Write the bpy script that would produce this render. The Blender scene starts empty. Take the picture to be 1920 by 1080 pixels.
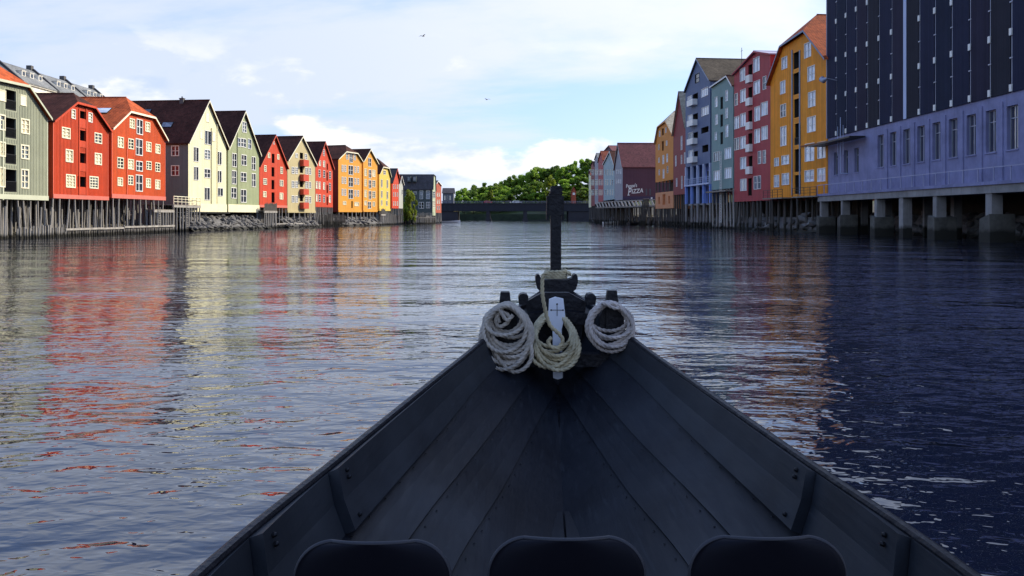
import bpy, math, random
from mathutils import Vector, Matrix
import numpy as np

random.seed(11)
scene = bpy.context.scene
COL = scene.collection

# ------------------------------------------------------------------ camera
HC = 2.1            # eye height above the river (m)
FPX = 1500.0        # focal length in photo pixels (photo 1920 wide)
PX0, PY0 = 960.0, 406.0   # principal column / horizon row in the photo
cam_d = bpy.data.cameras.new('camera')
cam = bpy.data.objects.new('camera', cam_d)
COL.objects.link(cam)
cam.location = (0, 0, HC)
cam.rotation_euler = (math.radians(90), 0, 0)
cam_d.sensor_width = 36.0
cam_d.lens = 36.0 * FPX / 1920.0
cam_d.shift_y = -(540.0 - PY0) / 1920.0
cam_d.clip_start = 0.05
cam_d.clip_end = 12000
scene.camera = cam

# ------------------------------------------------------------------ sky, sun, exposure
SUN_AZ = math.radians(62)     # to the right of the view direction (+Y)
SUN_EL = math.radians(33)
sun_dir = Vector((math.sin(SUN_AZ) * math.cos(SUN_EL), math.cos(SUN_AZ) * math.cos(SUN_EL), math.sin(SUN_EL)))
world = bpy.data.worlds.new('World')
scene.world = world
world.use_nodes = True
nt = world.node_tree
nt.nodes.clear()
L = nt.links


def N(t, **kw):
    n = nt.nodes.new(t)
    for k, v in kw.items():
        setattr(n, k, v)
    return n


def mth(op, a, b=None, c=None, clamp=False):
    n = nt.nodes.new('ShaderNodeMath')
    n.operation = op
    n.use_clamp = clamp
    for i, v in enumerate((a, b, c)):
        if v is None:
            continue
        if isinstance(v, (int, float)):
            n.inputs[i].default_value = v
        else:
            nt.links.new(v, n.inputs[i])
    return n.outputs[0]


out = N('ShaderNodeOutputWorld')
bg = N('ShaderNodeBackground')
bg.inputs['Strength'].default_value = 0.15
sky = N('ShaderNodeTexSky')
sky.sky_type = 'NISHITA'
sky.sun_disc = False
sky.sun_elevation = SUN_EL
sky.sun_rotation = SUN_AZ
sky.air_density = 1.0
sky.dust_density = 1.0
sky.ozone_density = 1.5
tc = N('ShaderNodeTexCoord')
sep = N('ShaderNodeSeparateXYZ')
L.new(tc.outputs['Generated'], sep.inputs[0])
zz = mth('MAXIMUM', sep.outputs['Z'], 0.0)
den = mth('ADD', zz, 0.16)
cx = mth('DIVIDE', sep.outputs['X'], den)
cy = mth('DIVIDE', sep.outputs['Y'], den)
comb = N('ShaderNodeCombineXYZ')
L.new(cx, comb.inputs[0]); L.new(cy, comb.inputs[1])


def wnoise(scale, detail, rough, loc, sc=(1, 1, 1), dist=0.0, vec=None):
    mp = N('ShaderNodeMapping')
    mp.inputs['Location'].default_value = loc
    mp.inputs['Scale'].default_value = sc
    L.new(vec if vec is not None else comb.outputs[0], mp.inputs['Vector'])
    n = N('ShaderNodeTexNoise')
    n.inputs['Scale'].default_value = scale
    n.inputs['Detail'].default_value = detail
    n.inputs['Roughness'].default_value = rough
    n.inputs['Distortion'].default_value = dist
    L.new(mp.outputs[0], n.inputs['Vector'])
    return n.outputs['Fac']


def mrange(v, a, b, c=0.0, d=1.0):
    n = N('ShaderNodeMapRange')
    n.interpolation_type = 'SMOOTHSTEP'
    n.inputs['From Min'].default_value = a
    n.inputs['From Max'].default_value = b
    n.inputs['To Min'].default_value = c
    n.inputs['To Max'].default_value = d
    L.new(v, n.inputs['Value'])
    return n.outputs[0]


def mixc(f, a, b):
    n = N('ShaderNodeMix', data_type='RGBA')
    if isinstance(f, (int, float)):
        n.inputs['Factor'].default_value = f
    else:
        L.new(f, n.inputs['Factor'])
    for s, v in ((6, a), (7, b)):
        if isinstance(v, tuple):
            n.inputs[s].default_value = v
        else:
            L.new(v, n.inputs[s])
    return n.outputs[2]


# thin high veil over most of the sky, with bluer gaps
VE_X, VE_Y, CU_X = 3.1, 1.7, 2.2
veil = wnoise(0.60, 8.0, 0.58, (VE_X, VE_Y, 0), (0.75, 1.25, 1), 0.35)
veil_m0 = mrange(veil, 0.40, 0.60, 0.10, 0.95)
# the veil looks thicker through the longer path near the horizon
veil_m = mth('MULTIPLY', veil_m0, mrange(zz, 0.24, 0.62, 1.0, 0.38))
# cloud brightness: forward scattering round the sun
dotn = N('ShaderNodeVectorMath', operation='DOT_PRODUCT')
L.new(tc.outputs['Generated'], dotn.inputs[0])
dotn.inputs[1].default_value = sun_dir
sunside = mrange(dotn.outputs['Value'], 0.15, 0.92, 0.0, 1.0)
veil_c = mixc(sunside, (3.45, 3.85, 4.75, 1), (4.9, 5.0, 5.15, 1))
# the blue behind the veil: the Nishita sky lifted a little by thin haze
blue = mixc(0.5, sky.outputs[0], (1.3, 2.55, 6.2, 1))
skyc = mixc(veil_m, blue, veil_c)
# a band of low cumulus towards the horizon
cum = wnoise(5.2, 10.0, 0.56, (CU_X, 2.4, 0.4), (1, 1, 2.4), 0.2, tc.outputs['Generated'])
band = mth('MULTIPLY', mrange(zz, 0.02, 0.06, 0.15, 1.0), mrange(zz, 0.13, 0.24, 1.0, 0.0))
cum_m = mth('MULTIPLY', mrange(cum, 0.49, 0.57), band)
shade = wnoise(9.0, 5.0, 0.55, (1.3, 7.7, 0.2), (1, 1, 2.6), 0.1, tc.outputs['Generated'])
cum_c = mixc(mrange(shade, 0.36, 0.60), (2.9, 3.5, 4.6, 1), (5.5, 5.4, 5.3, 1))
skyc2 = mixc(mth('MULTIPLY', cum_m, 0.85), skyc, cum_c)
L.new(skyc2, bg.inputs['Color'])
L.new(bg.outputs[0], out.inputs[0])

sun_l = bpy.data.lights.new('sun', 'SUN')
sun_l.energy = 4.2
sun_l.angle = math.radians(0.6)
sun_l.color = (1.0, 0.90, 0.74)
sun = bpy.data.objects.new('sun', sun_l)
COL.objects.link(sun)
sun.rotation_euler = (-sun_dir).to_track_quat('-Z', 'Y').to_euler()
sun.location = (60, 40, 60)

scene.view_settings.view_transform = 'Standard'
scene.view_settings.look = 'None'
scene.view_settings.exposure = 0.55
scene.view_settings.gamma = 1.0
scene.view_settings.use_curve_mapping = False
try:
    scene.cycles.use_denoising = True
    scene.cycles.max_bounces = 8
    scene.cycles.glossy_bounces = 4
    scene.cycles.caustics_reflective = False
    scene.cycles.caustics_refractive = False
    scene.cycles.sample_clamp_indirect = 6.0
except Exception:
    pass

# ------------------------------------------------------------------ materials
MATS = {}


def nodes_of(name):
    m = bpy.data.materials.new(name)
    m.use_nodes = True
    t = m.node_tree
    b = t.nodes['Principled BSDF']
    return m, t, b


def paint(name, col, rough=0.6, var=0.18, scale=0.6, boards=0.0, board_w=0.16, vertical=True, spec=0.35, weather=0.0,
          bump=0.0, tiles=None, tide=None, dirt=(0.12, 0.11, 0.10), metal=0.0):
    """procedural paint/wood/stone: base colour + blotchy variation, optional board joints, tile rows and a tide mark"""
    if name in MATS:
        return MATS[name]
    m, t, b = nodes_of(name)
    n = t.nodes; l = t.links
    tcn = n.new('ShaderNodeTexCoord')
    noise = n.new('ShaderNodeTexNoise')
    noise.inputs['Scale'].default_value = scale
    noise.inputs['Detail'].default_value = 8
    noise.inputs['Roughness'].default_value = 0.65
    l.new(tcn.outputs['Object'], noise.inputs['Vector'])
    hsv = n.new('ShaderNodeHueSaturation')
    hsv.inputs['Color'].default_value = (*col, 1)
    mr = n.new('ShaderNodeMapRange')
    mr.inputs['From Min'].default_value = 0.3; mr.inputs['From Max'].default_value = 0.7
    mr.inputs['To Min'].default_value = 1 - var; mr.inputs['To Max'].default_value = 1 + var
    l.new(noise.outputs['Fac'], mr.inputs['Value'])
    l.new(mr.outputs[0], hsv.inputs['Value'])
    cout = hsv.outputs[0]
    sx = n.new('ShaderNodeSeparateXYZ')
    l.new(tcn.outputs['Object'], sx.inputs[0])
    height = None

    def M2(op, a, b2):
        q = n.new('ShaderNodeMath'); q.operation = op
        for i, v in enumerate((a, b2)):
            if isinstance(v, (int, float)):
                q.inputs[i].default_value = v
            else:
                l.new(v, q.inputs[i])
        return q.outputs[0]
    if boards > 0:
        c0 = M2('ADD', sx.outputs['X'], sx.outputs['Y']) if vertical else sx.outputs['Z']
        c1 = M2('DIVIDE', c0, board_w)
        fl = M2('FLOOR', c1, 0)
        fr = M2('FRACT', c1, 0)
        wn = n.new('ShaderNodeTexWhiteNoise'); wn.noise_dimensions = '1D'
        l.new(fl, wn.inputs['W'])
        v = n.new('ShaderNodeMapRange')
        v.inputs['To Min'].default_value = 1 - 0.16 * boards; v.inputs['To Max'].default_value = 1 + 0.10 * boards
        l.new(wn.outputs['Value'], v.inputs['Value'])
        h2 = n.new('ShaderNodeHueSaturation')
        l.new(cout, h2.inputs['Color']); l.new(v.outputs[0], h2.inputs['Value'])
        cout = h2.outputs[0]
        edge = M2('MINIMUM', fr, M2('SUBTRACT', 1.0, fr))
        eh = n.new('ShaderNodeMapRange')
        eh.inputs['From Min'].default_value = 0.0; eh.inputs['From Max'].default_value = 0.15
        l.new(edge, eh.inputs['Value'])
        height = eh.outputs[0]
    if tiles:
        # rows of pantiles: along local y (ridge) and down the slope (z)
        tw, th = tiles
        wv = M2('ABSOLUTE', M2('SINE', M2('MULTIPLY', M2('ADD', sx.outputs['Y'], M2('MULTIPLY', sx.outputs['X'], 0.0)), math.pi / tw), 0), 0)
        rw = M2('FRACT', M2('DIVIDE', sx.outputs['Z'], th), 0)
        height = M2('ADD', M2('MULTIPLY', wv, 0.6), M2('MULTIPLY', rw, 0.5))
        vo = n.new('ShaderNodeTexVoronoi'); vo.inputs['Scale'].default_value = 2.6
        l.new(tcn.outputs['Object'], vo.inputs['Vector'])
        h3 = n.new('ShaderNodeHueSaturation')
        sv = n.new('ShaderNodeSeparateColor'); l.new(vo.outputs['Color'], sv.inputs[0])
        v3 = n.new('ShaderNodeMapRange'); v3.inputs['To Min'].default_value = 0.72; v3.inputs['To Max'].default_value = 1.22
        l.new(sv.outputs[0], v3.inputs['Value'])
        l.new(cout, h3.inputs['Color']); l.new(v3.outputs[0], h3.inputs['Value'])
        cout = h3.outputs[0]
    if weather > 0:
        # vertical streaks of weathering
        mp = n.new('ShaderNodeMapping'); mp.inputs['Scale'].default_value = (2.2, 2.2, 0.18)
        l.new(tcn.outputs['Object'], mp.inputs['Vector'])
        ns = n.new('ShaderNodeTexNoise'); ns.inputs['Scale'].default_value = 1.6; ns.inputs['Detail'].default_value = 6
        l.new(mp.outputs[0], ns.inputs['Vector'])
        f = n.new('ShaderNodeMapRange'); f.inputs['From Min'].default_value = 0.52; f.inputs['From Max'].default_value = 0.78
        f.inputs['To Max'].default_value = weather
        l.new(ns.outputs['Fac'], f.inputs['Value'])
        mx = n.new('ShaderNodeMix'); mx.data_type = 'RGBA'
        l.new(f.outputs[0], mx.inputs['Factor']); l.new(cout, mx.inputs[6]); mx.inputs[7].default_value = (*dirt, 1)
        cout = mx.outputs[2]
    if tide:
        # dark weed and wet wood up to the tide line (world height)
        geo = n.new('ShaderNodeNewGeometry'); sg = n.new('ShaderNodeSeparateXYZ'); l.new(geo.outputs['Position'], sg.inputs[0])
        nz = n.new('ShaderNodeTexNoise'); nz.inputs['Scale'].default_value = 1.3; l.new(geo.outputs['Position'], nz.inputs['Vector'])
        hgt = M2('ADD', sg.outputs['Z'], M2('MULTIPLY', nz.outputs['Fac'], -0.5))
        f = n.new('ShaderNodeMapRange'); f.inputs['From Min'].default_value = tide - 0.25; f.inputs['From Max'].default_value = tide + 0.1
        l.new(hgt, f.inputs['Value'])
        mx = n.new('ShaderNodeMix'); mx.data_type = 'RGBA'
        l.new(f.outputs[0], mx.inputs['Factor']); mx.inputs[6].default_value = (0.025, 0.024, 0.018, 1); l.new(cout, mx.inputs[7])
        cout = mx.outputs[2]
    l.new(cout, b.inputs['Base Color'])
    b.inputs['Roughness'].default_value = rough
    b.inputs['Specular IOR Level'].default_value = spec
    b.inputs['Metallic'].default_value = metal
    if height is not None or bump > 0:
        bp = n.new('ShaderNodeBump')
        bp.inputs['Distance'].default_value = 0.03
        bp.inputs['Strength'].default_value = 0.7 if height is not None else bump
        if height is not None:
            if bump > 0:
                height = M2('ADD', height, M2('MULTIPLY', noise.outputs['Fac'], bump))
            l.new(height, bp.inputs['Height'])
        else:
            n2 = n.new('ShaderNodeTexNoise'); n2.inputs['Scale'].default_value = scale * 8; n2.inputs['Detail'].default_value = 6
            l.new(tcn.outputs['Object'], n2.inputs['Vector'])
            l.new(n2.outputs['Fac'], bp.inputs['Height'])
        l.new(bp.outputs[0], b.inputs['Normal'])
    MATS[name] = m
    return m


def glass(name, col, rough=0.04, spec=0.8, var=0.35):
    if name in MATS:
        return MATS[name]
    m, t, b = nodes_of(name)
    n = t.nodes; l = t.links
    tcn = n.new('ShaderNodeTexCoord')
    v = n.new('ShaderNodeTexVoronoi'); v.inputs['Scale'].default_value = 0.9
    l.new(tcn.outputs['Object'], v.inputs['Vector'])
    s = n.new('ShaderNodeSeparateColor'); l.new(v.outputs['Color'], s.inputs[0])
    mr = n.new('ShaderNodeMapRange'); mr.inputs['To Min'].default_value = 1 - var; mr.inputs['To Max'].default_value = 1 + var
    l.new(s.outputs[0], mr.inputs['Value'])
    h = n.new('ShaderNodeHueSaturation'); h.inputs['Color'].default_value = (*col, 1); l.new(mr.outputs[0], h.inputs['Value'])
    l.new(h.outputs[0], b.inputs['Base Color'])
    # old panes are not quite flat
    nz = n.new('ShaderNodeTexNoise'); nz.inputs['Scale'].default_value = 0.7; l.new(tcn.outputs['Object'], nz.inputs['Vector'])
    bp = n.new('ShaderNodeBump'); bp.inputs['Strength'].default_value = 0.12; bp.inputs['Distance'].default_value = 0.2
    l.new(nz.outputs['Fac'], bp.inputs['Height']); l.new(bp.outputs[0], b.inputs['Normal'])
    b.inputs['Roughness'].default_value = rough
    b.inputs['Specular IOR Level'].default_value = spec
    MATS[name] = m
    return m


G_DARK = glass('pane_dark', (0.03, 0.035, 0.045))
G_CREAM = glass('pane_curtain', (0.78, 0.70, 0.50), 0.15, 0.3, 0.15)
G_GREY = glass('pane_grey', (0.16, 0.19, 0.22), 0.05, 0.8, 0.5)
G_BRIGHT = glass('pane_painted_sky', (0.62, 0.68, 0.76), 0.08, 0.9, 0.22)  # sky reflection put into the pale blue base colour
G_RED = glass('pane_reddish', (0.16, 0.035, 0.04))
WHITE = paint('white_paint', (0.80, 0.79, 0.74), 0.5, 0.06)
CREAMW = paint('cream_trim', (0.84, 0.79, 0.58), 0.5, 0.08)
BLACK = paint('black_iron', (0.012, 0.012, 0.014), 0.5, 0.1)
DARKIN = paint('shade_painted_interior', (0.03, 0.026, 0.024), 0.8, 0.3)  # near-black colour stands in for shade inside open bays and the gallery
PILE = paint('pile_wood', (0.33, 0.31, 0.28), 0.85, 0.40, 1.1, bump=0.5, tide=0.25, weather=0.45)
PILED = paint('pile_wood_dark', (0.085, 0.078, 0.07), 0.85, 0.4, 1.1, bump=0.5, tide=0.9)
DECK = paint('deck_wood', (0.26, 0.23, 0.19), 0.8, 0.35, 0.9, boards=0.8, board_w=0.2, bump=0.2)
ROCK = paint('rock', (0.13, 0.125, 0.12), 0.85, 0.45, 1.6, bump=0.9, tide=0.25)
CONC = paint('concrete', (0.26, 0.25, 0.24), 0.85, 0.3, 0.5, bump=0.5, weather=0.5, tide=0.9)
ROOFD = paint('roof_dark', (0.062, 0.024, 0.017), 0.85, 0.3, 0.4, spec=0.12, tiles=(0.30, 0.30))
ROOFR = paint('roof_red', (0.20, 0.050, 0.026), 0.8, 0.3, 0.4, spec=0.15, tiles=(0.30, 0.30))
ROOFO = paint('roof_orange', (0.42, 0.085, 0.024), 0.8, 0.25, 0.4, spec=0.15, tiles=(0.34, 0.32))
ROOFG = paint('roof_slate', (0.17, 0.175, 0.17), 0.7, 0.3, 0.3, tiles=(0.4, 0.3))
ROOFB = paint('roof_brown', (0.085, 0.066, 0.045), 0.8, 0.3, 0.3, spec=0.15, tiles=(0.3, 0.3))

# ------------------------------------------------------------------ mesh helpers


class MB:
    def __init__(self):
        self.v = []; self.f = []

    def quad(self, a, b, c, d):
        i = len(self.v); self.v += [a, b, c, d]; self.f.append((i, i + 1, i + 2, i + 3)); return self

    def poly(self, pts):
        i = len(self.v); self.v += list(pts); self.f.append(tuple(range(i, i + len(pts)))); return self

    def box(self, x0, x1, y0, y1, z0, z1):
        i = len(self.v)
        self.v += [(x0, y0, z0), (x1, y0, z0), (x1, y1, z0), (x0, y1, z0), (x0, y0, z1), (x1, y0, z1), (x1, y1, z1), (x0, y1, z1)]
        for q in ((0, 3, 2, 1), (4, 5, 6, 7), (0, 1, 5, 4), (1, 2, 6, 5), (2, 3, 7, 6), (3, 0, 4, 7)):
            self.f.append(tuple(i + k for k in q))
        return self

    def prism(self, poly, y0, y1):
        """poly: (x,z) outline, extruded along y"""
        n = len(poly); i = len(self.v)
        self.v += [(x, y0, z) for x, z in poly] + [(x, y1, z) for x, z in poly]
        self.f.append(tuple(range(i, i + n))); self.f.append(tuple(range(i + 2 * n - 1, i + n - 1, -1)))
        for k in range(n):
            a, b = i + k, i + (k + 1) % n
            self.f.append((b, a, a + n, b + n))
        return self

    def tube(self, pts, r, n=8, cap=True):
        pts = [Vector(p) for p in pts]
        rs = r if isinstance(r, (list, tuple)) else [r] * len(pts)
        i0 = len(self.v)
        prev = None
        for k, p in enumerate(pts):
            d = (pts[min(k + 1, len(pts) - 1)] - pts[max(k - 1, 0)]).normalized()
            if prev is None:
                a = d.orthogonal().normalized()
            else:
                a = (prev - d * prev.dot(d)).normalized()
            prev = a
            b = d.cross(a)
            for j in range(n):
                t = 2 * math.pi * j / n
                self.v.append(tuple(p + a * (rs[k] * math.cos(t)) + b * (rs[k] * math.sin(t))))
        for k in range(len(pts) - 1):
            for j in range(n):
                a0 = i0 + k * n + j; a1 = i0 + k * n + (j + 1) % n
                self.f.append((a0, a1, a1 + n, a0 + n))
        if cap:
            self.f.append(tuple(i0 + j for j in range(n - 1, -1, -1)))
            e = i0 + (len(pts) - 1) * n
            self.f.append(tuple(e + j for j in range(n)))
        return self

    def slab(self, verts, faces, down):
        """sheet of faces given thickness straight down"""
        i = len(self.v); n = len(verts)
        self.v += list(verts) + [(x, y, z - down) for x, y, z in verts]
        edges = {}
        for f in faces:
            self.f.append(tuple(i + k for k in f))
            self.f.append(tuple(i + n + k for k in reversed(f)))
            for a, b in zip(f, f[1:] + f[:1]):
                edges[(a, b)] = 1
        for (a, b) in edges:
            if (b, a) not in edges:
                self.f.append((i + b, i + a, i + n + a, i + n + b))
        return self

    def mesh(self, name, mat=None, M=None, smooth=False):
        me = bpy.data.meshes.new(name)
        v = self.v if M is None else [tuple(M @ Vector(p)) for p in self.v]
        me.from_pydata(v, [], self.f)
        if mat is not None:
            me.materials.append(mat)
        if smooth:
            me.polygons.foreach_set('use_smooth', [True] * len(me.polygons))
        me.update()
        return me

    def build(self, name, mat, parent=None, M=None, smooth=False):
        return link(name, self.mesh(name, mat, M, smooth), parent)


def link(name, me, parent=None, loc=None, rot=None, scale=None):
    o = bpy.data.objects.new(name, me)
    COL.objects.link(o)
    if parent is not None:
        o.parent = parent
    if loc is not None: o.location = loc
    if rot is not None: o.rotation_euler = rot
    if scale is not None: o.scale = scale
    return o


def tag(o, label, cat, group=None):
    o['label'] = label; o['category'] = cat
    if group: o['group'] = group
    return o


def thing(name, label, cat, loc=(0, 0, 0), rz=0.0, group=None):
    o = bpy.data.objects.new(name, None)
    COL.objects.link(o)
    o.empty_display_size = 0.5
    o.location = loc; o.rotation_euler = (0, 0, rz)
    return tag(o, label, cat, group)


def ray(x, y):
    return Vector(((x - PX0) / FPX, 1.0, (PY0 - y) / FPX))


def at(x, y, D):
    """the world point seen at photo pixel (x,y) at depth D"""
    return Vector(((x - PX0) / FPX * D, D, HC + (PY0 - y) / FPX * D))


def lerp(a, b, t):
    return a + (b - a) * t


def interp(x, pts):
    if x <= pts[0][0]: return pts[0][1]
    for (a, va), (b, vb) in zip(pts, pts[1:]):
        if x <= b: return lerp(va, vb, (x - a) / (b - a))
    return pts[-1][1]


# ------------------------------------------------------------------ water
wm, wt, wb = nodes_of('river_water')
n = wt.nodes; l = wt.links
wb.inputs['Base Color'].default_value = (0.006, 0.010, 0.024, 1)
wb.inputs['Roughness'].default_value = 0.02
wb.inputs['IOR'].default_value = 1.9
# wave height as a node group; the normal comes from its slope over a fixed 12 mm step, so far waves keep their true steepness
wg = bpy.data.node_groups.new('wave_height', 'ShaderNodeTree')
wg.interface.new_socket('Vector', in_out='INPUT', socket_type='NodeSocketVector')
wg.interface.new_socket('Height', in_out='OUTPUT', socket_type='NodeSocketFloat')
gi = wg.nodes.new('NodeGroupInput'); go = wg.nodes.new('NodeGroupOutput')


def wn(scale, sc, rot, detail, rough, dist=0.0):
    mp = wg.nodes.new('ShaderNodeMapping')
    mp.inputs['Scale'].default_value = sc
    mp.inputs['Rotation'].default_value = (0, 0, math.radians(rot))
    wg.links.new(gi.outputs[0], mp.inputs['Vector'])
    q = wg.nodes.new('ShaderNodeTexNoise')
    q.noise_dimensions = '2D'
    q.inputs['Scale'].default_value = scale; q.inputs['Detail'].default_value = detail
    q.inputs['Roughness'].default_value = rough; q.inputs['Distortion'].default_value = dist
    wg.links.new(mp.outputs[0], q.inputs['Vector'])
    return q.outputs['Fac']


def wmath(op, a, b):
    q = wg.nodes.new('ShaderNodeMath'); q.operation = op
    for i, v in enumerate((a, b)):
        if isinstance(v, (int, float)): q.inputs[i].default_value = v
        else: wg.links.new(v, q.inputs[i])
    return q.outputs[0]


W_BIG, W_MID, W_FINE = 0.16, 0.032, 0.0085
big = wn(0.20, (0.8, 1.5, 1), 12, 1, 0.5)             # long low swell
mid = wn(2.0, (0.62, 1.20, 1), -8, 2, 0.45, 0.4)      # wavelets
fine = wn(6.5, (0.65, 1.20, 1), 14, 2, 0.5, 0.3)       # ripples
patch = wn(0.05, (1, 1.6, 1), 25, 2, 0.5)              # calmer and rougher patches
pm = wg.nodes.new('ShaderNodeMapRange'); pm.inputs['From Min'].default_value = 0.35; pm.inputs['From Max'].default_value = 0.65
pm.inputs['To Min'].default_value = 0.6; pm.inputs['To Max'].default_value = 1.25
wg.links.new(patch, pm.inputs['Value'])
hsum = wmath('ADD', wmath('MULTIPLY', big, W_BIG), wmath('MULTIPLY', wmath('ADD', wmath('MULTIPLY', mid, W_MID), wmath('MULTIPLY', fine, W_FINE)), pm.outputs[0]))
wg.links.new(hsum, go.inputs[0])
tcn = n.new('ShaderNodeTexCoord')
EPS = 0.012
hts = []
for off in ((0, 0, 0), (EPS, 0, 0), (0, EPS, 0)):
    va = n.new('ShaderNodeVectorMath'); va.operation = 'ADD'; va.inputs[1].default_value = off
    l.new(tcn.outputs['Object'], va.inputs[0])
    gn_ = n.new('ShaderNodeGroup'); gn_.node_tree = wg; l.new(va.outputs[0], gn_.inputs[0]); hts.append(gn_.outputs[0])
cmb = n.new('ShaderNodeCombineXYZ'); cmb.inputs[2].default_value = 1.0
for i in (1, 2):
    d_ = n.new('ShaderNodeMath'); d_.operation = 'SUBTRACT'; l.new(hts[0], d_.inputs[0]); l.new(hts[i], d_.inputs[1])
    e_ = n.new('ShaderNodeMath'); e_.operation = 'DIVIDE'; l.new(d_.outputs[0], e_.inputs[0]); e_.inputs[1].default_value = EPS
    l.new(e_.outputs[0], cmb.inputs[i - 1])
nrm = n.new('ShaderNodeVectorMath'); nrm.operation = 'NORMALIZE'; l.new(cmb.outputs[0], nrm.inputs[0])
l.new(nrm.outputs[0], wb.inputs['Normal'])
water = MB().quad((-160, -140, 0), (160, -140, 0), (160, 640, 0), (-160, 640, 0)).build('river_water', wm)
water['kind'] = 'structure'
tag(water, 'rippled blue river water between the two rows of warehouses', 'river')

# ------------------------------------------------------------------ ground: one sheet with the river channel cut into it
LBANK = [(-140, -49), (70, -48.5), (110, -48.5), (130, -46.5), (148, -44.5), (161, -42.5), (186, -38), (203, -34), (225, -33), (245, -29), (300, -31), (400, -36), (440, -38), (640, -30)]
RBANK = [(-140, 48), (100, 48), (130, 41), (160, 38), (184, 37), (215, 34), (250, 32), (300, 33), (400, 41), (440, 42), (640, 60)]
HILLX = [(-220, 9), (-80, 8), (-25, 7), (-6, 9), (6, 12), (16, 16), (28, 18.5), (41, 21), (120, 24)]


def ground_h(x, y):
    xl = interp(y, LBANK); xr = interp(y, RBANK)
    if xl < x < xr and y < 440:
        d = min(x - xl, xr - x)
        return max(-2.6, -0.35 - d * 0.42)
    d = (xl - x) if x <= xl else (x - xr)
    if y >= 440: d = max(d, 0)
    h = min(2.7, -0.35 + d * 0.75)
    if x < -70:
        h += max(0.0, min(1.0, (-70 - x) / 40.0)) * 9.0
    if y > 425:
        t = min(1.0, (y - 425) / 45.0)
        h = lerp(h, interp(x, HILLX), t)
    return h


gx = [-4000, -1500, -600, -300] + [-200 + 4 * i for i in range(101)] + [300, 600, 1500, 4000]
gy = [-3000, -900, -300] + [-140 + 5 * i for i in range(160)] + [800, 1200, 2500, 6000]
gv = [(x, y, ground_h(max(-200, min(200, x)), max(-140, min(655, y)))) for y in gy for x in gx]
gf = []
nx = len(gx)
for j in range(len(gy) - 1):
    for i in range(nx - 1):
        a = j * nx + i
        gf.append((a, a + 1, a + 1 + nx, a + nx))
gm = MB(); gm.v = gv; gm.f = gf
GROUND = paint('bank_earth', (0.075, 0.068, 0.052), 0.9, 0.4, 0.35, bump=0.8, tide=0.3)
gt = GROUND.node_tree; gn = gt.nodes; gl = gt.links
_b = gn['Principled BSDF']; _src = _b.inputs['Base Color'].links[0].from_socket
_geo = gn.new('ShaderNodeNewGeometry'); _sp = gn.new('ShaderNodeSeparateXYZ'); gl.new(_geo.outputs['Position'], _sp.inputs[0])
_r = gn.new('ShaderNodeMapRange'); _r.inputs['From Min'].default_value = 436; _r.inputs['From Max'].default_value = 446; gl.new(_sp.outputs['Y'], _r.inputs['Value'])
_m = gn.new('ShaderNodeMix'); _m.data_type = 'RGBA'; gl.new(_r.outputs[0], _m.inputs['Factor']); gl.new(_src, _m.inputs[6]); _m.inputs[7].default_value = (0.05, 0.085, 0.018, 1)
gl.new(_m.outputs[2], _b.inputs['Base Color'])
ground = gm.build('ground', GROUND, smooth=True)
ground['kind'] = 'structure'
tag(ground, 'dark earth banks and river bed under the warehouses', 'ground')

# ------------------------------------------------------------------ building kit
Z1 = (0, 110, 3.085); Z2 = (240, 170, 3.723); Z3 = (470, 230, 5.144); Z4 = (690, 290, 4.364)
Z5 = (1080, 150, 3.725); Z6 = (1260, 20, 2.572); Z7 = (1540, 0, 4.908); Z8 = (1540, 160, 3.6); ZF = (0, 0, 1.0)
Z4B = (740, 330, 12.0)

STYLE = {  # frame, pane, columns, rows, border (m)
    'w': (CREAMW, G_CREAM, 2, 3, 0.11), 'W': (CREAMW, G_CREAM, 3, 4, 0.12), 'g': (WHITE, G_GREY, 2, 3, 0.10),
    'f': (WHITE, G_DARK, 2, 2, 0.10), 'k': (WHITE, G_DARK, 2, 1, 0.08), 'n': (WHITE, G_GREY, 1, 2, 0.08),
    's': (CREAMW, None, 1, 1, 0.06), 'b': (WHITE, G_BRIGHT, 2, 1, 0.07), 'B': (WHITE, G_BRIGHT, 3, 1, 0.06),
    'c': (WHITE, G_BRIGHT, 2, 2, 0.08), 'o': (WHITE, G_CREAM, 1, 3, 0.07), 'r': (CREAMW, G_RED, 2, 2, 0.12),
    'y': (CREAMW, G_CREAM, 2, 2, 0.07), 'x': (BLACK, G_DARK, 1, 2, 0.06), 'z': (WHITE, G_BRIGHT, 1, 3, 0.05),
}


class Frame:
    """a vertical wall plane from P1 to P2 (left to right as the camera sees it)"""

    def __init__(self, P1, P2):
        self.P1 = Vector((P1[0], P1[1])); self.P2 = Vector((P2[0], P2[1]))
        d = self.P2 - self.P1
        self.W = d.length
        self.u = d / self.W
        self.n = Vector((self.u.y, -self.u.x))
        self.rz = math.atan2(self.u.y, self.u.x)
        self.M = Matrix.Translation((P1[0], P1[1], 0)) @ Matrix.Rotation(self.rz, 4, 'Z')

    def uz(self, x, y):
        r = ray(x, y)
        rn = r.x * self.n.x + r.y * self.n.y
        t = (self.P1.x * self.n.x + self.P1.y * self.n.y) / rn
        p = r * t
        return ((Vector((p.x, p.y)) - self.P1).dot(self.u), HC + p.z)

    def rect(self, cx, cy, w, h):
        u0, _ = self.uz(cx - w / 2, cy); u1, _ = self.uz(cx + w / 2, cy)
        _, z0 = self.uz(cx, cy + h / 2); _, z1 = self.uz(cx, cy - h / 2)
        return (min(u0, u1), max(u0, u1), z0, z1)


def zpx(Z, p):
    return (Z[0] + p[0] / Z[2], Z[1] + p[1] / Z[2])


def top_z(outline, u):
    for (a, za), (b, zb) in zip(outline, outline[1:]):
        if a - 1e-6 <= u <= b + 1e-6:
            return za if b - a < 1e-6 else lerp(za, zb, (u - a) / (b - a))
    return outline[-1][1]


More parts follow.
